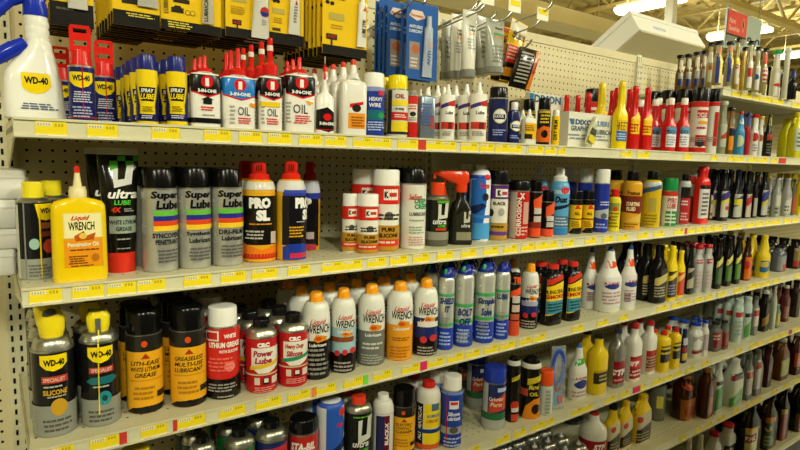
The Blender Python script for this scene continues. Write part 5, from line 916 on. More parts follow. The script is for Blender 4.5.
SM4 = [('dark blue bottle with white top between yellow and white ones', 680, 687.5, 363.5, 329, 'squat', '20284c', '20306a', [R_(682, 687, 338, 345, 'b8bcc4'), E_(684, 349, 2, 2.6, 'b03030'), R_(682, 687, 353, 360, 'c8a830')]),
       ('white bottle with blue cap and grey horse label, left', 686.5, 703.3, 358.5, 322, 'squat', 'd4d4cc', '2a48a8', [R_(690, 702, 336, 352, 'a8a8a4'), R_(690, 702, 350, 353, '8a2a30'), P_([(691, 348), (697, 338), (701, 342), (699, 349)], 'd8d8d4')]),
       ('white bottle with blue cap and grey label, right', 700.5, 708.5, 356.5, 320, 'squat', 'd4d4cc', '2a48a8', [R_(703, 708, 334, 350, 'b0a0a0')]),
       ('grey bottle with red panel and dark cap', 708, 722.3, 352.5, 321, 'squat', '5c605c', '2c2e2c', [R_(711, 721, 332, 347, '7a2024'), G_(712, 720, 334, 340, 2, 'c8a8a0')]),
       ('grey bottle with red panel, half hidden', 719, 729, 350, 320, 'squat', '5c605c', '2c2e2c', [R_(723, 728, 332, 347, '7a2024')]),
       ('tall white bottle with red cap, set back', 716, 732, 346, 297, 'squat', 'bcc0b8', 'a02428', [R_(722, 731, 318, 338, 'd0d0c8')]),
       ('pale blue-green bottle with red label, left of two', 730.5, 743, 343.5, 298.5, 'straight', 'b4c4bc', 'c0ccc4', [R_(736, 742, 312, 317, 'b04038'), G_(735, 742, 320, 336, 4, '98a8a0')]),
       ('pale blue-green bottle with green label, right of two', 741, 751.3, 340, 296.5, 'straight', 'b4c4bc', 'c0ccc4', [R_(744, 750, 313, 317, '302c2c'), P_([(744, 332), (750, 318), (750, 336), (744, 338)], '5a9a50')]),
       ('grey jug-like bottle with red and white label', 750, 758.3, 335.8, 296, 'squat', '7c8078', '5a5c58', [R_(753, 758, 308, 326, 'c0b8b0'), R_(753, 758, 310, 316, 'a83a34')]),
       ('black bottle with white cap and small gold mark', 757.5, 769.3, 332.3, 290, 'squat', '141214', 'c8c4b8', [P_([(764, 318), (768, 312), (768, 322), (764, 326)], '8a6a28')]),
       ('clear tall bottle with pale cap', 769.3, 776, 330, 284, 'longneck', 'a8ac98', 'c4c4b4', [R_(771, 775, 312, 324, 'b0b8a8')]),
       ('small teal bottle with gold label', 773.5, 780.3, 328.5, 304, 'squat', '5a8a84', '8a9890', [R_(775, 780, 313, 325, 'b0a048')]),
       ('bottle of dark red liquid with long white neck', 780, 789.5, 322.5, 285, 'longneck', '5a2a26', 'c8c0b4', [R_(783, 788, 306, 318, '8a5a50')]),
       ('dark bottle at right edge of fourth shelf', 789.5, 800, 318, 280, 'squat', '2a1c16', '1a1410', [])]
for d, a, b, yb, yt, pf, c, cc, dec in SM4:
    prod(d, 4, a, b, yb, yt, bottle, 'bottle', name='fuel_additive_bottle', prof=pf, D=.65, body=c, cap=cc, dec=dec, Y=.2 if 'set back' in d else None, behind=2)
# ---- fifth shelf
ZF[0] = lambda z: z
dome_parts = aero(.032, .134, (0, 1, 0, 1), dict(body='7a7a70', ys=.1, yc=.121, sh='b4b4a8', rc=.3, rs=.4, capk='valve', pw=.7, dec=None))
for i, (gx, gy) in enumerate(((2, 0), (3, 0), (0, 1), (1, 1), (2, 1), (3, 1), (0, 2), (1, 2), (2, 2), (3, 2), (1, 3), (2, 3))):
    place_parts('spray_can', dome_parts, (1.402+.0715*gx-.006*gy, .04+.0715*gy, SH[5]), 0, 'capless grey spray can, silver dome, %s of %s row from the front' % (ORD[gx if gy else gx-2], ORD[gy]), 'spray can', 'capless domed cans on the fifth shelf')
RECORD.append((5, 540, 'capless grey cans', 0, 0, 0, 0, 0))
prod('dark grey round tin behind the capless cans', 5, 562, 584, 470, 418, bottle, 'tin', Y=.33, prof='cylinder', D=1.0, body='3c3c38', cap='33332f', yc=421, rc=.95)
prod('big white bottle with red cap and dark red label', 5, 578.5, 606.5, 462, 412, bottle, 'bottle', name='fuel_additive_bottle', prof='round', D=1.0, body='d6d4c6', cap='b82824', yc=419, ysh=436, s0=.62, rc=1.0, Y=.08, dec=[B_(441, 460, '9a1f26'), T_('STP', 600, 447, 13, 6, 'ece4dc', .2, 0, .04)])
for d, a, b, yb, yt, cc in (('yellow bottle with black cap and pale label, left of three', 603.5, 619.5, 456, 404, '14120f'), ('yellow bottle with handle and dark label, middle of three', 616, 632, 449, 400, 'd0a818'), ('yellow bottle with handle and dark label, right of three', 631, 650.5, 444, 393, 'd0a818')):
    prod(d, 5, a, b, yb, yt, bottle, 'jug', prof='jug' if 'handle' in d else 'longneck', D=.5, body='dcb81c', cap=cc, yc=yt+6, handle=-1 if 'handle' in d else None, dec=[P_([(a+6, yt+22), (b-1, yt+18), (b-1, yb-3), (a+6, yb-2)], 'b8b08a'), P_([(a+6, yt+36), (b-1, yt+30), (b-1, yb-4), (a+6, yb-3)], '28261c'), E_(a+9, yt+25, 2, 3, 'b83a28'), G_(a+7, b-2, yt+38, yb-5, 3, '9a9468')])
prod('plain grey cylinder bottle with yellow sticker', 5, 648.5, 665.5, 423.5, 384, bottle, 'bottle', prof='cylinder', D=1.0, body='74766a', cap='6a6c62', yc=387, rc=.95, tag=(656.5, 663, 396, 408, 'd8cc48'))
def amber(d, a, b, yb, yt, **k):
    prod(d, 5, a, b, yb, yt, bottle, 'jug', prof='squat', D=.75, body='3c1606', bk='gloss', cap='8a5a28', yc=yt+5, ysh=yt+14, s0=.72, dec=[R_(a+3, a+9, yb-22, yb-4, '8a7c40'), R_(a+11, b-2, yb-24, yb-3, '9a5a1a'), E_(a+17, yb-12, 4, 6, '8a3a14'), E_(a+15, yb-36, 2, 3, 'a8401c')], **k)
amber('amber glass jug with gold label, left of two', 672, 695, 422.5, 374)
amber('amber glass jug with gold label, right of two', 697, 713, 420, 368)
amber('amber glass jug half hidden behind the others', 664, 673, 418, 378, Y=.3)
SM5 = [('white bottle with green label, half hidden', 711, 722, 415, 361.5, 'jug', 'c0c8bc', 'c8ccc4', [R_(715, 721, 381, 385, '302828'), P_([(715, 390), (721, 385), (721, 408), (715, 410)], '4a8a40')]),
       ('large white jug with green and white label', 721.5, 742.3, 411.8, 357.5, 'jug', 'c4cabe', 'ccd0c8', [R_(731, 740, 373, 379, '241c1c'), R_(731, 735, 375, 378, 'a83030'), P_([(730, 386), (740, 381), (740, 400), (730, 404)], 'c0ccb0'), P_([(730, 398), (740, 388), (740, 401), (730, 405)], '4f9838')]),
       ('grey jug with small red and white label, left', 741.5, 752.3, 402.5, 354, 'jug', '6c706a', '585a54', [R_(746, 751, 370, 394, 'a8a49c'), R_(746, 751, 372, 378, '983028')]),
       ('grey jug with small red and white label, right', 748.5, 762, 396.8, 349, 'jug', '6c706a', '585a54', [R_(753, 759, 360, 388, 'b0aca4'), R_(753, 759, 362, 368, '983028')]),
       ('dark red bottle in shadow', 761, 772, 388, 345, 'squat', '3a1612', '241010', []),
       ('jug of amber liquid with pale spout', 771, 788.5, 381.8, 337, 'jug', '5a3410', 'a8a890', [R_(781, 788, 359, 375, '8a8a40')]),
       ('jug of dark amber liquid at the right edge', 788, 802, 376, 331, 'jug', '3a1810', 'a8a890', [R_(794, 800, 352, 366, 'a04a30')])]
for d, a, b, yb, yt, pf, c, cc, dec in SM5:
    prod(d, 5, a, b, yb, yt, bottle, 'jug', prof=pf, D=.55, body=c, cap=cc, dec=dec, handle=-1 if pf == 'jug' and 'large' not in d else None, yc=yt+5, behind=2)
# ---- bottom shelf
SM6 = [('white bottle with cone neck, leftmost on the bottom shelf', 680, 692, 500, 437, 'taper', 'bcb8a4', 'c8c4b0', [], .05),
       ('white bottle with rounded cap on the bottom shelf', 692, 704, 495, 434, 'taper', 'bcb8a4', 'c8c4b0', [], .06),
       ('white bottle with dark red cap on the bottom shelf', 704, 720, 486, 431, 'squat', 'b8b8b0', '9a2024', [R_(708, 719, 452, 470, '5a2020')], .06),
       ('white jug with red cap and dark label on bottom shelf', 717, 735, 478, 422, 'squat', 'bcbeb8', 'b02a28', [R_(723, 734, 444, 462, '2a2828'), G_(725, 733, 447, 458, 3, 'a8a8a0')], .08),
       ('big black jug with yellow and red label', 733, 759, 466, 402, 'jug', '16140f', '0f0e0c', [R_(740, 754, 426, 464, 'b8b070'), R_(742, 753, 432, 440, '8a2a24'), T_('STIHL', 747.5, 436, 9, 4.5, 'd8c8a0', .2), R_(740, 754, 426, 429, 'c89a20')], None),
       ('brown jug with green and orange label', 755, 776, 452, 396, 'jug', '33200f', '1a120a', [R_(759, 772, 416, 446, '2f4a28'), R_(759, 772, 416, 421, 'b86a20'), T_('GEAR', 765.5, 427, 9, 4.5, 'c0b078'), G_(761, 771, 433, 444, 3, '98a078')], None),
       ('black jug with looped handle and pink label', 773, 788, 442, 388, 'jug', '191512', '100e0c', [R_(777, 785, 408, 440, '8a4a48'), R_(777, 785, 408, 413, 'a88a40')], None),
       ('black jug at right edge of bottom shelf', 786, 806, 436, 380, 'jug', '15120f', '0f0d0b', [R_(797, 804, 412, 430, '5a4030')], None)]
for d, a, b, yb, yt, pf, c, cc, dec, Yv in SM6:
    prod(d, 6, a, b, yb, yt, bottle, 'jug' if 'jug' in d else 'bottle', prof=pf, D=.6, body=c, cap=cc, dec=dec, handle=-1 if pf == 'jug' else None, Y=Yv, yc=yt+6, behind=1 if Yv is None else 0)
# ------------------------------------------------------------------ hanging stock on peg hooks above the top shelf
def hook(X, Z, Y0_, label, tagp=True, tilt=.03):
    r = link('peg_hook', None, None, (X, YB-.016, Z), 0, label, 'hook', 'peg hooks above the top shelf'); L = YB-.016-Y0_
    link('wire', MB().tube([(0, 0, 0), (0, -.02, 0), (0, -L*.5, tilt*.5), (0, -L+.02, tilt), (0, -L, tilt+.012), (0, -L-.004, tilt+.022)], .0026, mat('a8a698', 'metal'), 6).mesh('wire'), r)
    link('back_plate', MB().box(-.012, .012, -.004, -.0005, -.018, .018, mat('a8a698', 'metal')).mesh('back_plate'), r)
    if tagp:
        m = MB(); m.box(-.026, .026, -L-.012, -L-.010, tilt+.012, tilt+.05, mat('ece8d0', 'paper')); m.box(-.02, .022, -L-.0128, -L-.012, tilt+.03, tilt+.046, mat('ecd21c', 'paper'))
        link('price_plate', m.mesh('price_plate'), r)
    return r
def card(d, x0, x1, y1, Yf, top, specs, n, tube, step=.013, hgt=.19, bag=False):
    """carded tube: x0..x1 pixel span and y1 bottom row of the front card, hanging at depth Yf"""
    a, b = on_y(x0, y1, Yf), on_y(x1, y1, Yf); w = b.x-a.x; z0 = (a.z+b.z)/2; xm = (a.x+b.x)/2
    R = w/2; sec = [(0, R, .0006, 30), (hgt, R, .0006, 30)]
    ppm = (x1-x0)/w; ppv = 20/(on_y((x0+x1)/2, y1-20, Yf).z-z0); px = (x0, x1, y1, y1-hgt*ppv)
    sv = ZF[0]; ZF[0] = None
    cm = MB(); cm.box(-R, -.012, -.0006, .0006, hgt-.03, hgt, mat(top, 'paper')); cm.box(.012, R, -.0006, .0006, hgt-.03, hgt, mat(top, 'paper')); cm.box(-.012, .012, -.0006, .0006, hgt-.008, hgt, mat(top, 'paper')); cm.box(-R, R, -.0006, .0006, 0, hgt-.03, mat(top, 'paper'))
    parts = [('card', cm.mesh('card')), ('printed_label', decal_mesh(Body(False, sec, R, hgt), specs, px, kind='paper'))]
    if tube:
        t0, t1, ty, tc, tsp = tube; tx = ((t0+t1)/2-(x0+x1)/2)/ppm; tr = (t1-t0)/2/ppm; zb = (y1-ty)/ppv; tl = hgt-zb-.035
        secs = [(zb, tr, .0012, 3, tx, -.006), (zb+.008, tr, .002, 3, tx, -.006), (zb+tl*.45, tr*.86, tr*.42, 2.2, tx, -tr*.42-.001), (zb+tl*.8, tr*.78, tr*.5, 2, tx, -tr*.5-.001), (zb+tl*.84, tr*.45, tr*.45, 2, tx, -tr*.5-.001), (zb+tl, tr*.4, tr*.4, 2, tx, -tr*.5-.001)]
        t = MB(); t.loft(secs, mat(tc, 'plastic'), 16); parts.append(('tube', t.mesh('tube')))
        if tsp:
            sh_ = [(x-((t0+t1)/2-(x0+x1)/2)) for x in (0,)]
            b2 = Body(False, [(q[0], max(q[1], tr*.8), q[2], 2.4, tx, q[5]) for q in secs], tr, hgt); parts.append(('tube_print', decal_mesh(b2, tsp, (t0, t1, y1, y1-hgt*ppv))))
    ZF[0] = sv
    for k in range(n):
        if Yf+.002+step*k > YB-.03: break
        place_parts('carded_tube', parts, (xm+random.uniform(-.002, .002)*(k > 0), Yf+step*k, z0-(random.uniform(0, .004) if k else 0)), random.uniform(-.03, .03) if k else 0, d+(', front of its hook' if k == 0 and n > 1 else ', %s on its hook' % (ORD+['eighth', 'ninth', 'tenth', 'eleventh', 'twelfth'])[k] if k else ''), 'carded tube', d+' cards')
    return xm, z0+hgt-.012
YC, BC = 'eac213', '15130e'
def strip(x0, x1, y0, y1): return [R_(x0-2, x1+2, y0, y1, BC)]
HOOKS = []
HOOKS.append(card('black-bottomed yellow card with white tube, leftmost', 50, 94, 27, .13, YC, strip(50, 94, 3, 27)+[G_(56, 80, 8, 12, 1, '5a5a50')], 6, (68, 88, 9, 'c8c8bc', None), step=.024))
HOOKS.append(card('yellow card with black base and grey tube, second from left', 113, 160, 27, .13, YC, strip(113, 160, 12, 27)+[G_(126, 155, 13.5, 18, 2, 'd8c850'), R_(122, 150, -2, 5, '28241c')], 10, (137, 158, 6, 'b8b8ac', None), step=.024))
HOOKS.append(card('yellow card with car and bicycle pictures', 161, 221, 32, .14, YC, strip(161, 221, 23, 32)+[G_(166, 193, 24, 31, 3, 'd8c850'), R_(173, 189, 1, 5, '2a2418'), P_([(175, 1), (179, -3), (185, -3), (187, 1)], '2a2418'), R_(171, 183, 10, 15, '2a2418'), P_([(173, 10), (175, 8), (180, 8), (181, 10)], '2a2418'), E_(187, 13.5, 2.6, 2.6, '8a6a10'), E_(187, 13.5, 1.9, 1.9, YC), E_(192, 13.5, 2.6, 2.6, '8a6a10'), E_(192, 13.5, 1.9, 1.9, YC), T_('LUBRICANT', 166, 4, 4.5, 26, '7a6a18', 0, 1)], 9, (201, 213, 22, 'b8b4a0', [T_('LUBRICANT', 204.5, 5, 4, 30, '3a382c', 0, 1)]), step=.024))
HOOKS.append(card('yellow card with white tube bearing a red and blue disc', 225.5, 268.5, 38.5, .15, YC, strip(225, 270, 29.5, 38.5)+[R_(232, 241, 21.5, 26.5, '2a241c'), T_('AGS', 236.5, 24, 7, 3, 'c03020'), R_(236, 237.5, 26.5, 30, '2a241c'), R_(231, 246, 0, 4, 'b8a850'), G_(230, 246, 8, 16.5, 4, 'b8941c')], 8, (250, 268, 37, 'd4d4c8', [E_(262, 11, 5, 5, 'c03838'), P_([(257, 11), (267, 11), (265, 15), (259, 15)], '2a3a90'), G_(259, 265, 18, 24, 3, 'a8a89c')]), step=.024))
HOOKS.append(card('yellow card with narrow white tube, right neighbour', 269, 303.5, 45, .16, YC, strip(269, 304, 34, 45)+[R_(272, 280, 29.5, 32.5, '4a4428'), E_(274, 3, 2, 2, '20180c'), E_(277.5, 3, 2, 2, '20180c'), R_(272, 284, 10, 15.5, 'b8a850'), G_(273, 283, 19, 25, 3, 'b8941c')], 8, (287, 299, 34, 'd8d8cc', [P_([(292, 5), (293.5, 0), (295, 5)], 'b83030'), G_(291, 295, 6, 23, 6, '807c70')]), step=.024))
HOOKS.append(card('yellow graphite card half hidden behind its neighbour', 305, 340, 51, .2, YC, strip(305, 340, 44, 51)+[T_('GRAPHITE', 316, 6, 16, 3.6, '4a3008'), T_('LUBRICANT', 316, 11, 18, 3.6, '4a3008'), E_(313, 15.5, 2, 2, '20180c'), E_(318, 15.5, 2.6, 2.6, '20180c'), R_(311, 322, 22, 28, 'b8a850'), R_(311, 320, 43, 46.5, '2a241c'), G_(311, 321, 31, 39, 3, 'b8941c')], 6, None, step=.024))
HOOKS.append(card('largest yellow card with upright-lettered white tube', 322, 366.5, 56, .12, YC, strip(322, 368, 47, 56)+[T_('LUBE STIK', 336, 0, 16, 3.4, '3a2808'), E_(326.5, 5.5, 2, 2, '20180c'), E_(331, 6, 2, 2, '20180c'), R_(328, 343, 15, 22, 'b8a850'), G_(329, 342, 26, 31, 2, 'b8941c'), R_(325.5, 336, 36, 41.5, '2a201a'), T_('AGS', 330.5, 38.5, 8, 3.4, 'b03020'), R_(330, 331.5, 41.5, 47, '2a201a')], 10, (355, 364.5, 45, 'e4e2d4', [P_([(359, 9), (361.5, 4), (364, 9)], 'b83030'), T_('LUBE STIK', 361, 26, 4, 18, '2a281c', 0, 1)]), step=.024))
BC_ = '2f62a8'
BLS = lambda a, b, y: [R_(a, b, y-74, y, '2a5aa4'), P_([(a+2, y-62), (a+5, y-68), (a+15, y-68), (a+18, y-62), (a+10, y-58)], 'd8c8b8'), T_('Permatex', a+10, y-63, 13, 3, 'c04a28', .1), T_('ANTI-SEIZE', a+9, y-52, 13, 3, 'd8e0e8'), T_('LUBRICANT', a+9, y-47.5, 13, 3, 'd8e0e8'), R_(a+3, a+13, y-37, y-10, '9a8a80'), E_(a+9, y-30, 4, 4.5, 'b86a40'), G_(a+4, a+12, y-22, y-11, 3, 'd8d4cc')]
HOOKS.append(card('blue card holding a silver tube, nearest one', 405, 436, 80, .2, BC_, BLS(405, 436, 80), 2, (420, 430, 77, 'a8b4c4', [R_(424, 428, 42, 48, 'c8a8a8'), T_('ANTI', 425, 58, 3, 14, '4a68a8', 0, 1)]), step=.03, hgt=.212))
HOOKS.append(card('blue card with narrow tube set left of the nearest', 386, 408, 77, .27, BC_, BLS(386, 408, 77), 3, None, step=.022, hgt=.19))
HOOKS.append(card('blue card edge farthest left of the blue group', 377.5, 391, 74, .31, BC_, BLS(377.5, 391, 74), 2, None, step=.022, hgt=.175))
def hang_tube(d, x0, x1, y0, y1, Yf, col, capc, dec, tilt=0, n=1, step=.03):
    a, b = on_y(x0, y1, Yf), on_y(x1, y1, Yf); t = on_y((x0+x1)/2, y0, Yf); w = b.x-a.x; z0 = (a.z+b.z)/2; H = t.z-z0; R = w/2
    secs = [(H*.12, R*.8, R*.62, 2), (H*.3, R*.86, R*.56, 2.1), (H*.7, R*.95, R*.3, 2.4), (H*.9, R, .002, 3), (H, R, .0012, 3)]
    m = MB(); m.loft(secs, mat(col, 'plastic'), 20); sv = ZF[0]; ZF[0] = None
    parts = [('tube_body', m.mesh('tube_body', 50))]
    if dec: parts.append(('printed_label', decal_mesh(Body(False, secs, R, H), dec, (x0, x1, y1, y0))))
    ZF[0] = sv
    c = MB(); c.lathe([(R*.78, 0), (R*.84, .002), (R*.84, H*.115), (R*.7, H*.125)], mat(capc, 'plastic'), 16); parts.append(('cap', c.mesh('cap')))
    for k in range(n):
        o = place_parts('grease_tube', parts, ((a.x+b.x)/2, Yf+step*k, z0), 0, d+('' if n == 1 else ', %s on its hook' % ORD[k]), 'tube', 'hanging grease tubes'); o.rotation_euler[1] = tilt
    return (a.x+b.x)/2, z0+H-.008
TD = lambda a, b, y: [T_('Super', (a+b)/2+1, y+16, (b-a)*.4, 3, '282828'), T_('Lube', (a+b)/2+1, y+19.5, (b-a)*.4, 3, '282828'), R_(a+(b-a)*.4, b-(b-a)*.28, y+22, y+24.5, 'd88a28'), G_(a+3, b-3, y+28, y+40, 4, 'a8a89c')]
HOOKS.append(hang_tube('white squeeze tube hanging cap down, left of two', 449, 461.5, 14, 79, .29, 'dedccf', '8a8c84', TD(449, 461.5, 14)))
HOOKS.append(hang_tube('white squeeze tube hanging cap down, right of two', 460.5, 474.5, 10, 78, .21, 'e4e2d6', '8a8c84', TD(460.5, 474.5, 10)))
HOOKS.append(hang_tube('grey squeeze tube hanging left of the white ones', 440, 451, 20, 80, .36, '9c9e92', '7c7e76', [G_(443, 449, 40, 60, 4, '4a5a48')]))
HOOKS.append(hang_tube('grey squeeze tube hanging right of the white ones', 473.5, 487, 16, 76, .33, 'a0a296', '84867c', [G_(477, 485, 30, 60, 6, '70726a')]))
HOOKS.append(hang_tube('wide grey squeeze tube with green stripe, rightmost', 484, 502, 19, 74, .18, 'a4a69a', '8c8e84', [R_(490, 502, 33, 35.5, '4a9a6a'), R_(490, 502, 36, 38, 'c07a3a'), T_('Super', 496, 28, 8, 3, '303030'), G_(488, 500, 45, 64, 5, '80827a')]))
def pouch(d, pts, Yf, col, dec):
    """hanging foil pouch; pts: pixel corners top-left, top-right, bottom-right, bottom-left"""
    q = [on_y(x, y, Yf) for x, y in pts]; c = sum(q, Vector())/4; mid = c+Vector((0, -.007, 0)); m = MB(); vs = []; fs = []; N = 6
    for s_ in (-1, 1):
        for j in range(N+1):
            for i in range(N+1):
                u, v = i/N, j/N; p = (q[0]*(1-u)+q[1]*u)*(1-v)+(q[3]*(1-u)+q[2]*u)*v
                bulge = .009*(math.sin(PI*u)*math.sin(PI*v))**.6 if 0 < i < N and 0 < j < N else .0004
                vs.append((p.x-c.x, s_*bulge, p.z-c.z))
    W_ = (N+1)*(N+1)
    for j in range(N):
        for i in range(N):
            a = j*(N+1)+i; fs.append((a, a+N+1, a+N+2, a+1)); fs.append((W_+a, W_+a+1, W_+a+N+2, W_+a+N+1))
    m.add(vs, fs, mat(col, 'gloss')); r = link('foil_pouch', None, None, c, 0, d, 'pouch', 'hanging foil pouches'); link('pouch', m.mesh('pouch', 60), r)
    L = MB()
    def uvp(u, v, off):
        p = (q[0]*(1-u)+q[1]*u)*(1-v)+(q[3]*(1-u)+q[2]*u)*v; b = .009*max(0, math.sin(PI*u)*math.sin(PI*v))**.6
        return (p.x-c.x, -b-off, p.z-c.z)
    k = 0
    for sp in dec:
        k += 1; off = .0008+.0002*k
        if sp[0] == 'r':
            _, u0, u1, v0, v1, cc = sp; n_ = 6; vs = []; fs = []
            for j in range(n_+1):
                for i in range(n_+1): vs.append(uvp(u0+(u1-u0)*i/n_, v0+(v1-v0)*j/n_, off))
            for j in range(n_):
                for i in range(n_): a = j*(n_+1)+i; fs.append((a, a+n_+1, a+n_+2, a+1))
            L.add(vs, fs, mat(cc, 'print'))
        else:
            _, s_, u, v, w, h, cc = sp; vs = []; fs = []
            for t in text_tris(s_, .2, .02):
                kk = len(vs); vs += [uvp(u+p[0]*w, v-p[1]*h, off+.0004) for p in t]; fs.append((kk, kk+1, kk+2))
            L.add(vs, fs, mat(cc, 'print'))
    link('printed_label', L.mesh('printed_label', 60), r)
    return c.x, q[0].z-.01
rows = lambda u0, u1, v0, v1, n, cc: [('r', u0, u1, v0+(v1-v0)*(i+.15)/n, v0+(v1-v0)*(i+.6)/n, cc) for i in range(n)]
pa = pouch('yellow and black foil pouch with red panel, leaning left', ((512, 17), (528, 26), (516, 84), (499, 80)), .24, 'e2b41c', [('r', .02, .98, .02, .2, 'd8d2b8'), ('t', 'Start', .55, .24, .8, .12, '2a2010'), ('r', .0, .98, .42, .98, '18130e'), ('r', .05, .6, .42, .7, 'b83020')]+rows(.1, .5, .44, .66, 4, 'e0a890')+[('r', .1, .7, .78, .92, 'd88a1c')])
pb = pouch('yellow foil pouch with black lettering behind the leaning one', ((498, 24), (515, 30), (508, 84), (490, 80)), .29, 'dca81a', [('r', .02, .98, .03, .1, 'b83020'), ('t', 'art!', .6, .24, .7, .13, '2a2010'), ('r', .0, .98, .5, .98, '18130e')]+rows(.1, .7, .55, .8, 4, '8a7a60'))
pc = pouch('black foil pouch with white text and orange edge, rightmost', ((520, 46), (541, 52), (529, 91), (508, 86)), .2, '15120e', [('r', .78, .99, .02, .98, 'd8781c'), ('r', .8, .97, .3, .6, 'b83a20')]+rows(.12, .66, .1, .9, 9, '9a968a'))
HN = ('yellow cards at the left end', 'second stack of yellow cards', 'yellow car cards', 'yellow disc cards', 'narrow tube cards', 'graphite cards', 'largest yellow cards', 'nearest blue cards', 'middle blue cards', 'far blue cards', 'left white tubes', 'right white tubes', 'left grey tube', 'right grey tubes', 'wide grey tubes', 'leaning yellow pouch', 'yellow pouch behind', 'black pouch')
for (x, z), nme in zip(HOOKS+[pa, pb, pc], HN):
    if nme in ('left grey tube', 'right grey tubes', 'yellow pouch behind', 'middle blue cards'): continue
    hook(x, z-.02, .09 if 'yellow' in nme or 'cards' in nme and 'blue' not in nme else .18, 'steel peg hook carrying the '+nme, tagp=False)
for x, y, s_ in ((488, -2, 'left'), (515, 6, 'middle'), (543, 14.5, 'right')):
    p = on_y(x, y, .118); hook(p.x, p.z-.06, .13, 'empty steel peg hook with yellow price plate, %s of three' % s_)

# ------------------------------------------------------------------ things around the shelves
def rbox(name, x0, x1, y0, y1, z0, z1, m): return MB().box(x0, x1, y0, y1, z0, z1, m).mesh(name)
# white boxes stacked at the left end of the second shelf
for i, (z0, z1, w0, w1, t) in enumerate(((0, .05, -.085, -.02, 'lowest'), (.05, .088, -.085, -.006, 'second from below'), (.088, .142, -.085, -.012, 'third from below'), (.142, .196, -.085, .004, 'topmost, widest'))):
    r = link('foam_box', None, None, (0, .2, SH[2]+z0), 0, 'white foam box in the stack at the second shelf end, %s' % t, 'box', 'white foam boxes at the left end')
    mb = MB(); mb.loft([(0, (w1-w0)/2-.003, .07, 10, (w0+w1)/2+.02, 0), (.003, (w1-w0)/2, .073, 10, (w0+w1)/2+.02, 0), (z1-z0-.004, (w1-w0)/2, .073, 10, (w0+w1)/2+.02, 0), (z1-z0-.001, (w1-w0)/2-.003, .07, 10, (w0+w1)/2+.02, 0)], mat('e6e4da', 'matte'), 32)
    link('box', mb.mesh('box', 50), r); lm = MB(); lm.loft([((z1-z0)*.7, (w1-w0)/2+.0015, .0745, 10, (w0+w1)/2+.02, 0), ((z1-z0)*.76, (w1-w0)/2+.0015, .0745, 10, (w0+w1)/2+.02, 0)], mat('e0ded4', 'matte'), 32); link('lid_rim', lm.mesh('lid_rim'), r)
# white carton lying on top of the gondola
ct = link('white_carton', None, None, (2.3, .352, 2.203), 0, 'big white cardboard carton lying tilted on top of the gondola', 'carton')
ct.rotation_euler = (math.radians(-33.5), 0, 0)
mw = mat('ecebe0', 'paper'); m_shade = mat('cfc8a4', 'paper'); CW, CL, CH = .575, .4, .106  # second tone: white card darkened to beige, underside shade put into the colour
link('carton_body', MB().box(0, CW, 0, CL, .004, CH, mw).mesh('carton_body'), ct)
link('bottom_flap', MB().box(.012, CW-.006, .004, CL*.49, -.001, .004, m_shade).mesh('bottom_flap'), ct); link('bottom_flap', MB().box(.012, CW-.006, CL*.51, CL-.004, -.001, .004, m_shade).mesh('bottom_flap'), ct)
link('lid', MB().box(-.004, CW+.004, -.004, CL+.004, CH-.02, CH+.003, mw).mesh('lid'), ct)
link('faded_print', MB().box(.14, .24, -.0012, 0, .035, .05, mat('b8c8d0', 'paper')).mesh('faded_print'), ct)
# aisle sign
p0 = on_z(728, 8, 3.3); p1 = on_z(765, 20, 3.3); sw = p1.x-p0.x; shh = .40
sg = link('aisle_sign', None, None, (p0.x, p0.y, 3.3-shh), 0, 'hanging red and grey-blue aisle sign with white lettering', 'sign')
link('panel', MB().box(0, sw, 0, .02, 0, shh, mat('b4c4c2', 'paint')).mesh('panel'), sg)
link('red_panel', MB().box(.01, sw*.55, -.006, 0, shh*.38, shh-.01, mat('e85a50', 'paint')).mesh('red_panel'), sg)
link('number_strip', MB().box(.01, sw*.53, -.005, 0, shh*.16, shh*.33, mat('8e9484', 'paint')).mesh('number_strip'), sg)
link('frame', MB().box(0, sw*.56, -.004, 0, shh*.335, shh*.375, mat('40423c', 'paint')).box(0, .009, -.004, 0, 0, shh, mat('40423c', 'paint')).mesh('frame'), sg)
lt = MB()
def flat_text(mb_, s_, x, z, w, h, y, m_):
    for t in text_tris(s_, .2, .01): mb_.add([(x+a*w, y, z+b*h) for a, b in t], [(0, 1, 2)], m_)
flat_text(lt, 'Paint', sw*.14, shh*.72, sw*.18, shh*.13, -.0068, mat('f0d8c8', 'paper')); flat_text(lt, 'Sundries', sw*.2, shh*.53, sw*.3, shh*.13, -.0068, mat('f0d8c8', 'paper'))
link('lettering', lt.mesh('lettering'), sg)
bm_ = MB(); bm_.box(sw*.43, sw*.46, -.0075, -.0062, shh*.5, shh*.86, mat('e8a898', 'paper')); bm_.box(sw*.41, sw*.48, -.0075, -.0062, shh*.62, shh*.78, mat('e8a898', 'paper')); link('brush_mark', bm_.mesh('brush_mark'), sg)
pl = MB()
for s_ in (-1, 1):
    pl.tube([(sw*.78, -.004, shh*.06), (sw*(.78+s_*.04), -.004, shh*.25), (sw*(.78+s_*.1), -.004, shh*.42), (sw*(.78+s_*.16), -.004, shh*.4), (sw*(.78+s_*.17), -.004, shh*.3)], .009, mat('4a524c', 'paint'), 6)
link('tool_mark', pl.mesh('tool_mark'), sg)
for k in (.08, .92): link('chain', MB().tube([(sw*k, .01, shh), (sw*k, .01, CZ-3.3+shh)], .004, mat('8a8878', 'metal'), 5).mesh('chain'), sg)
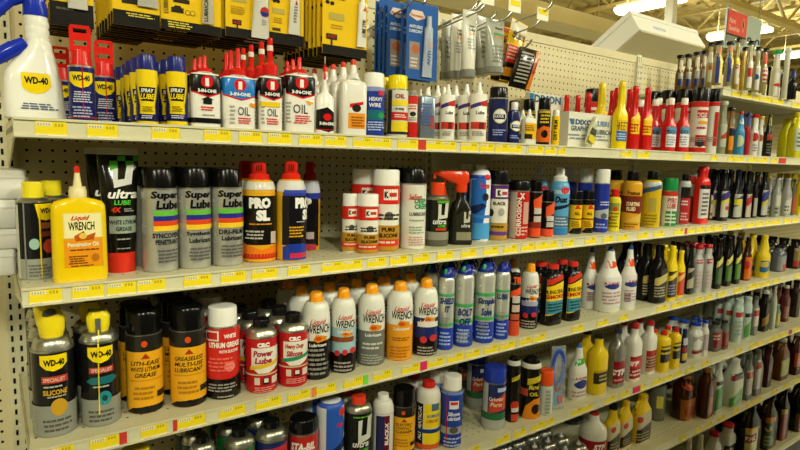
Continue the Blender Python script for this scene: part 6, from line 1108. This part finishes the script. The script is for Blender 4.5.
# black wire rack among the bottles on the raised shelf
pk = on_y(773, 96, .2); rk = link('wire_rack', None, None, (pk.x, .2, SH[0]+.0005), 0, 'tall black wire rack standing behind the green-capped bottle', 'rack')
for dx_ in (-.06, .1):
    for dy_ in (0, .09): link('post', MB().box(dx_-.006, dx_+.006, dy_-.006, dy_+.006, 0, .19, mat('101010', 'plastic')).mesh('post'), rk)
for z_ in (.005, .17): link('shelf_bar', MB().box(-.066, .106, -.006, .096, z_, z_+.016, mat('101010', 'plastic')).mesh('shelf_bar'), rk)
# bag with a coiled blue hose on the fourth shelf
pc_ = on_z(561.5, 411, SH[4]); hb_ = link('hose_bag', None, None, (pc_.x, max(.03, pc_.y+.015), SH[4]), -.35, 'clear plastic bag with coiled blue hose and brass fitting', 'bag')
w_ = .032
link('bag', MB().loft([(0, w_*.9, .012, 2.4), (.03, w_, .016, 2.4), (.12, w_*.9, .014, 2.4), (.19, w_*.8, .006, 3), (.215, w_*.85, .001, 4)], mat('d8e4ea', 'film'), 24).mesh('bag', 60), hb_)
link('hose', MB().tube([(.02*math.cos(t), -.002, .14+.058*math.sin(t)) for t in [2*PI*i/24 for i in range(25)]], .007, mat('2850c0', 'gloss'), 8).mesh('hose'), hb_)
link('fitting', MB().lathe([(.007, .06), (.011, .065), (.011, .08), (.006, .083), (.006, .09)], mat('c8902a', 'metal'), 10, .002, -.002).mesh('fitting'), hb_)
link('insert_card', MB().box(-.022, .022, .004, .0055, .01, .06, mat('6aa8c8', 'paper')).mesh('insert_card'), hb_)
link('red_clip', MB().box(.006, .02, -.008, .0, .02, .045, mat('c83a20', 'plastic')).mesh('red_clip'), hb_)
# tube leaning against the white carton on the top shelf
pl_ = on_y(588, 143, .02); lt_ = link('leaning_tube', None, None, (pl_.x, .02, SH[1]+.006), 0, 'grey and yellow tube card leaning on the white carton', 'tube')
tc_ = MB(); tc_.loft([(0, .02, .0012, 4), (.02, .02, .004, 3), (.07, .017, .009, 2.2), (.085, .008, .008, 2), (.1, .007, .007, 2)], mat('b8b894', 'plastic'), 20); link('tube', tc_.mesh('tube'), lt_)
sp_ = MB(); sp_.box(-.016, .016, -.0098, -.0082, .012, .034, mat('d8c41c', 'paper')); sp_.box(-.013, .013, -.0108, -.009, .04, .058, mat('4a4a3a', 'paper')); link('printed_label', sp_.mesh('printed_label'), lt_)
lt_.rotation_euler = (math.radians(-4), math.radians(22), 0)

# ------------------------------------------------------------------ price tags in the shelf channels
TAGS = {1: '35-67 87-118 152-180 204-231 239-262 268-291 299-322 325-346 353-372 372-391 398-418 418-426r 426-442 442-456 461-478 480-494 495-508 508-522 529-543 545-555 558-566 621-632 637-649 684-692 711-717 728-733 734-743 748-756 757-767 771-777 779-786r',
        2: '29-62 72-104 107-136 137-165 184-211 221-246 252-277 288-310 322-342 342-362 367-386 390-408 413-429 437-453 461-476 484-498 504-517 521-534 535-546 546-557 563-574 585-596 603-613 618-628 638-648 654-664 674-684 685-687r 688-694 696-704 706-713 714-722 727-741 746-754 756-763 765-770 772-780 784-790 792-798',
        3: '42-74 90-119 119.5-127r 141-167 173-177r 177.5-205 219-245 256-281 288-310 312-316o 316.5-336 344-363 363.5-368g 373-392 402-420 420.5-427m 428-444 447-463 465-480 484-498 500-515 519-531 533-545 572-583 597-608 619-628 657-667 671-680 681-690 694-702 705-712 717-725 734-742 747-755 755.5-761 762-770 773-780 795-803',
        4: '466-480 495-509 514-526 531-543 543.5-554 571-582 582.5-592 605-615 619-629 633-640m 640.5-646 652-662 663-672 674-682 686-694 702-709 735-742 750-757 758-764 767-774 775-780 781-787 789-792r 793-800',
        5: '679-686 695-702 706-712 718-725 732-739 746-753 755-762 772-778 784-790 793-800', 0: '732-740 741-751 753-759 760-771 772-783 792-800'}
TC = {'y': ('ecd51a', 'yellow'), 'r': ('c83a2c', 'red'), 'o': ('e8862a', 'orange'), 'g': ('74d04a', 'green'), 'm': ('d82a5c', 'magenta')}
def tag_mesh(c):
    m = MB(); m.box(-.5, .5, -.0012, 0, -.014, .0138, mat(TC[c][0], 'paper'))
    if c == 'y':
        m.box(-.5, .5, -.0016, -.0012, -.014, -.0092, mat('e6e2c8', 'paper')); m.box(-.46, .02, -.0016, -.0012, .004, .0105, mat('e8e0b0', 'paper'))
        for k in range(5): m.box(-.42+k*.085, -.38+k*.085, -.0019, -.0016, .0055, .009, mat('a8a490', 'paper'))
        for k in range(3): m.box(.12+k*.1, .18+k*.1, -.0016, -.0012, .004, .009, mat('b8a418', 'paper'))
        m.box(-.42, -.1, -.0019, -.0016, -.0122, -.0108, mat('b0ac98', 'paper'))
    return m.mesh('price_tag')
_tm = {c: tag_mesh(c) for c in TC}
seen = {}
fr = [r for r in RECORD if r[1] is not None and r[2]]
for sh_, txt in TAGS.items():
    for tk in txt.split():
        c = 'y'
        if tk[-1].isalpha(): c = tk[-1]; tk = tk[:-1]
        a, b = map(float, tk.split('-')); Yt = .05 if sh_ == 0 else 0.; zt = SH[sh_]-.016
        def sx(px_):
            lo, hi = -.5, 6.
            for _ in range(50):
                m_ = (lo+hi)/2
                if pr((m_, Yt-.005, zt))[0] < px_: lo = m_
                else: hi = m_
            return lo
        xa, xb = sx(a), sx(b); near = min((r for r in fr if r[0] == sh_), key=lambda r: abs(r[1]-(a+b)/2), default=None)
        s_ = near[2].split(' with ')[0].split(',')[0].split(' beside')[0].split(' behind')[0] if near else 'bottles'
        s_ = ' '.join(s_.split()[:6]); k_ = (sh_, c, s_); seen[k_] = seen.get(k_, 0)+1
        lab = '%s price tag on the %s shelf edge below %s' % (TC[c][1], WORD[sh_], s_)
        if seen[k_] > 1: lab = '%s %s price tag on %s shelf edge below %s' % (ORD[seen[k_]-1] if seen[k_] < 7 else 'another', TC[c][1], WORD[sh_], s_)
        o = link('price_tag', _tm[c], None, ((xa+xb)/2, Yt-.0042, zt), 0, lab, 'price tag', '%s shelf price tags' % WORD[sh_]); o.scale.x = xb-xa
